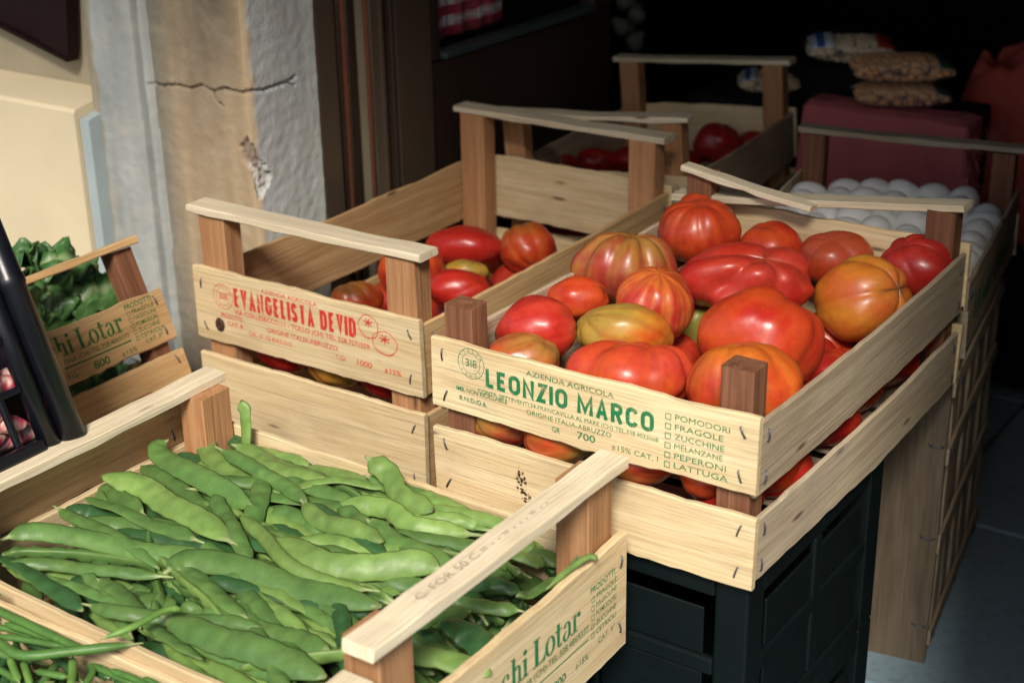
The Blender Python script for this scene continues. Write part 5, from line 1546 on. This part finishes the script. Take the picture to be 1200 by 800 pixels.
def covered_table():
    tag(box_obj('display_box', (TAB[0] + .01, TAB[1] + .01, FLOOR_Z + .002), (TAB[2] - .01, 1.165, TZ - .004), DARKROOM, None, .004, 2), 'dark box hidden under the burgundy cloth in the shop', 'box')
    vs, fs = [], []
    nx, ny = 60, 60
    drop = .12; x0, y0, x1, y1 = TAB
    U = (x1 - x0) + drop; V = (y1 - y0) + drop
    for j in range(ny + 1):
        for i in range(nx + 1):
            u = U * i / nx; v = -drop + V * j / ny
            x = x0 + min(u, x1 - x0); y = y0 + max(v, 0); z = TZ
            ou = max(0, u - (x1 - x0)); ov = max(0, -v)
            hgt = max(ou, ov)
            z -= math.sqrt(hgt * hgt + .00012) - .011 + (.004 if hgt > 0 else .004 * max(0, 1 - min(x1 - x0 - u if u < x1 - x0 else 9, v if v > 0 else 9) / .014))
            f = hgt / drop
            if ou > 0: x = x1 + .004 + .016 * f * (1 + math.sin(v * 75)) * .5
            if ov > 0: y = y0 - .004 - .020 * f * (1 + math.sin(u * 62 + 1 + 2 * n3(u * 9, v * 5, 2))) * .5
            z += .002 * n3(u * 20, v * 20, 3)
            x += .002 * n3(u * 30, v * 30, 9) * f; 
            vs.append((x, y, z))
    W = nx + 1
    for j in range(ny):
        for i in range(nx): fs.append((j * W + i, j * W + i + 1, (j + 1) * W + i + 1, (j + 1) * W + i))
    o = link_mesh('burlap_cloth', pydata('burlap_cloth', vs, fs, True), BURLAP)
    tag(o, 'burgundy burlap cloth draped over the box behind the eggs', 'cloth')
    sm = o.modifiers.new('thickness', 'SOLIDIFY'); sm.thickness = .0015
    # fringe threads down the right edge
    fv, ff = [], []
    rg = random.Random(6)
    for k in range(70):
        yy = rg.uniform(y0 - .01, y0 + .12); p = np.array([x1 + .012 + rg.uniform(-.002, .006), yy, TZ - .012 - rg.uniform(0, .10)])
        q = p + np.array([rg.uniform(.002, .010), rg.uniform(-.006, .006), -rg.uniform(.006, .018)])
        r = .0006; o0 = len(fv)
        for pt in (p, q):
            for a in range(3): fv.append(pt + r * np.array([math.cos(a * 2.09), math.sin(a * 2.09), 0]))
        for a in range(3): ff.append((o0 + a, o0 + (a + 1) % 3, o0 + 3 + (a + 1) % 3, o0 + 3 + a))
    fr = link_mesh('fringe', pydata('fringe', fv, ff), BURLAP, o); fr['kind'] = 'stuff'
    # crumpled rust red cloth heap on the right
    vs, fs = [], []
    nx, ny = 70, 60
    for j in range(ny + 1):
        for i in range(nx + 1):
            u = i / nx; v = j / ny
            x = -.015 + u * .46; y = 1.172 + v * .30
            top = .105 + .055 * (1 / (1 + math.exp(-(u - .16) * 16)))
            edge = min(1, u / .10) * min(1, v / .16)
            z = top * (edge ** .5) + (-.10) * (1 - edge ** .5)
            z += .034 * n3(x * 18, y * 14, 2) + .016 * n3(x * 40, y * 36, 5) + .006 * math.sin(x * 70 + y * 25)
            vs.append((x, y, z))
    W = nx + 1
    for j in range(ny):
        for i in range(nx): fs.append((j * W + i, j * W + i + 1, (j + 1) * W + i + 1, (j + 1) * W + i))
    o = link_mesh('burlap_sack', pydata('burlap_sack', vs, fs, True), BURLAP2)
    tag(o, 'crumpled rust red burlap sack heaped at the right edge of the shop', 'sack')
    sm = o.modifiers.new('thickness', 'SOLIDIFY'); sm.thickness = .002
    tag(box_obj('display_box', (.07, 1.24, FLOOR_Z + .014), (.44, 1.45, .05), DARKROOM, None, .004, 2), 'dark box under the rust red sack at the right edge', 'box')
covered_table()

NUT = plain('nut_brown', (0.55, 0.27, 0.10), 0.45, 0, .35, 90, .1)
NUT2 = plain('pale_nut', (0.62, 0.48, 0.30), 0.5, 0, .35, 90, .1)
def film_mat():
    mt, N, L, P = new_mat('clear_film')
    P.inputs['Base Color'].default_value = (.9, .9, .9, 1); P.inputs['Roughness'].default_value = .12
    P.inputs['Alpha'].default_value = .10
    return mt
FILM = film_mat()
LABELM = plain('white_blue_label', (0.55, 0.60, 0.66), 0.5, 0, .1, 30)
LABELB = plain('blue_label_ink', (0.05, 0.10, 0.30), 0.5)
LABELR = plain('red_packet_end', (0.30, 0.02, 0.02), 0.4)
DKGREEN = plain('dark_header', (0.02, 0.05, 0.03), 0.4)
def packet(label, loc, rz, lx, ly, lz, nutmat, lab_side=None, header=None, seed=0, nsize=.0068):
    root = empty('nut_packet', loc, RZ(rz)); tag(root, label, 'packet', 'nut packets on the burgundy cloth')
    rg = random.Random(seed)
    def env(x, y): 
        a = max(0, 1 - abs(2 * x / lx) ** 3.0) * max(0, 1 - abs(2 * y / ly) ** 3.0); return a ** .5
    # packed nuts: egg shaped kernels near the skin of the pillow
    bm0 = bmesh.new(); bmesh.ops.create_icosphere(bm0, subdivisions=1, radius=1.0)
    bv = [v.co.copy() for v in bm0.verts]; bf = [tuple(v.index for v in f.verts) for f in bm0.faces]; bm0.free()
    vs, fs = [], []
    for k in range(330):
        x = rg.uniform(-.47, .47) * lx; y = rg.uniform(-.47, .47) * ly
        h = env(x, y) * lz / 2
        if h < .004: continue
        z = lz / 2 + rg.choice((1, 1, -1)) * max(0, h - nsize * .7) * rg.uniform(.75, 1)
        R3 = Matrix.Rotation(rg.uniform(0, 6), 3, 'Z') @ Matrix.Rotation(rg.uniform(-.6, .6), 3, 'X')
        o0 = len(vs)
        for c in bv: vs.append(R3 @ Vector((c.x * nsize * 1.35, c.y * nsize * .9, c.z * nsize * .85)) + Vector((x, y, z)))
        fs += [tuple(i + o0 for i in f) for f in bf]
    nn = link_mesh('nuts', pydata('nuts', vs, fs, True), nutmat, root); nn['kind'] = 'stuff'
    vs, fs = [], []; n = 20
    for s in (1, -1):
        for j in range(n + 1):
            for i in range(n + 1):
                x = (i / n - .5) * lx * 1.06; y = (j / n - .5) * ly * 1.06
                vs.append((x, y, lz / 2 + s * (env(x / 1.06, y / 1.06) * (lz / 2 + .001) + .0006) + .0012 * n3(x * 90, y * 90, s)))
    W = n + 1
    for b in (0, W * W):
        for j in range(n):
            for i in range(n):
                q = (b + j * W + i, b + j * W + i + 1, b + (j + 1) * W + i + 1, b + (j + 1) * W + i)
                fs.append(q if b == 0 else q[::-1])
    link_mesh('film', pydata('film', vs, fs, True), FILM, root)
    def wrap(nm, x0, x1, mat, off):
        vs, fs = [], []; n = 16; m_ = 4
        for j in range(n + 1):
            y = (j / n - .5) * ly * .98
            for i in range(m_ + 1):
                x = x0 + (x1 - x0) * i / m_
                vs.append((x, y, lz / 2 + env(x * .94, y * .94) * (lz / 2 + .001) + off))
        W = m_ + 1
        for j in range(n):
            for i in range(m_): fs.append((j * W + i, j * W + i + 1, (j + 1) * W + i + 1, (j + 1) * W + i))
        o = link_mesh(nm, pydata(nm, vs, fs, True), mat, root)
        sm = o.modifiers.new('thickness', 'SOLIDIFY'); sm.thickness = .0006
    if lab_side:
        wrap('label', -lx * .5, -lx * .22, LABELM, .0022)
        wrap('label_stripe', -lx * .42, -lx * .33, LABELB, .0032)
    if header == 'green': wrap('header', lx * .34, lx * .52, DKGREEN, .0022)
    if header == 'red': wrap('header', lx * .28, lx * .52, LABELR, .0022)
    return root
z0 = TZ + .003
p1 = hit(1046, 130, 2, z0)
packet('clear packet of brown nuts, lower of the two stacked on the burgundy cloth', (p1[0] - .006, p1[1] + .04, z0), 30, .122, .08, .030, NUT, None, 'green', 3)
packet('clear packet of brown nuts, upper of the two stacked on the burgundy cloth', (p1[0] - .010, p1[1] + .042, z0 + .033), 32, .130, .085, .034, NUT, None, 'green', 4)
p3 = hit(995, 82, 2, z0 + .03)
packet('clear packet of pale nuts with a white and blue label, behind the stacked pair', (p3[0] - .055, 1.24, z0 + .012), 28, .125, .09, .036, NUT2, True, 'red', 5)
tag(box_obj('display_box', (p3[0] - .13, 1.18, FLOOR_Z + .013), (p3[0] + .02, 1.31, z0 + .010), DARKROOM, None, .003, 2), 'dark box raising the labelled nut packet on the cloth', 'box')
p4 = hit(897, 108, 1, 1.16)
packet('dark nut packet with a white and blue label behind the doorway crate', (p4[0], 1.17, p4[2]), 26, .085, .07, .03, NUT2, True, None, 6)
tag(box_obj('display_box', (p4[0] - .10, 1.10, FLOOR_Z + .013), (p4[0] + .05, 1.27, p4[2] - .0005), DARKROOM, None, .004, 2), 'dark box behind the doorway crate carrying one nut packet', 'box')

def hanging_strand():
    q = hit(738, 20, 1, 1.5)
    root = empty('garlic_strand', (q[0], 1.5, q[2])); tag(root, 'pale mottled braided strand hanging in the dark shop', 'garlic braid')
    mt = plain('papery_grey', (0.22, 0.21, 0.17), .7, 0, .5, 60, .3)
    rg = random.Random(9)
    for k in range(9):
        bm = bmesh.new(); bmesh.ops.create_uvsphere(bm, u_segments=14, v_segments=9, radius=.017)
        for v in bm.verts:
            a = math.atan2(v.co.y, v.co.x); f = 1 + .10 * math.cos(6 * a)
            v.co = Vector((v.co.x * f, v.co.y * f, v.co.z * .85 + (.010 if v.co.z > .015 else 0)))
        me = bpy.data.meshes.new('bulb'); bm.to_mesh(me); bm.free(); me.polygons.foreach_set('use_smooth', [True] * len(me.polygons))
        link_mesh('bulb', me, mt, root, Matrix.Translation((.012 * (-1) ** k + rg.uniform(-.004, .004), rg.uniform(-.01, .01), -.045 + k * .024)) @ RX(rg.uniform(-40, 40)) @ RY(rg.uniform(-40, 40)))
    tube('braid', [(0, .012, -.05), (0, .012, 2.25 - q[2])], .005, mt, root, 8)
hanging_strand()
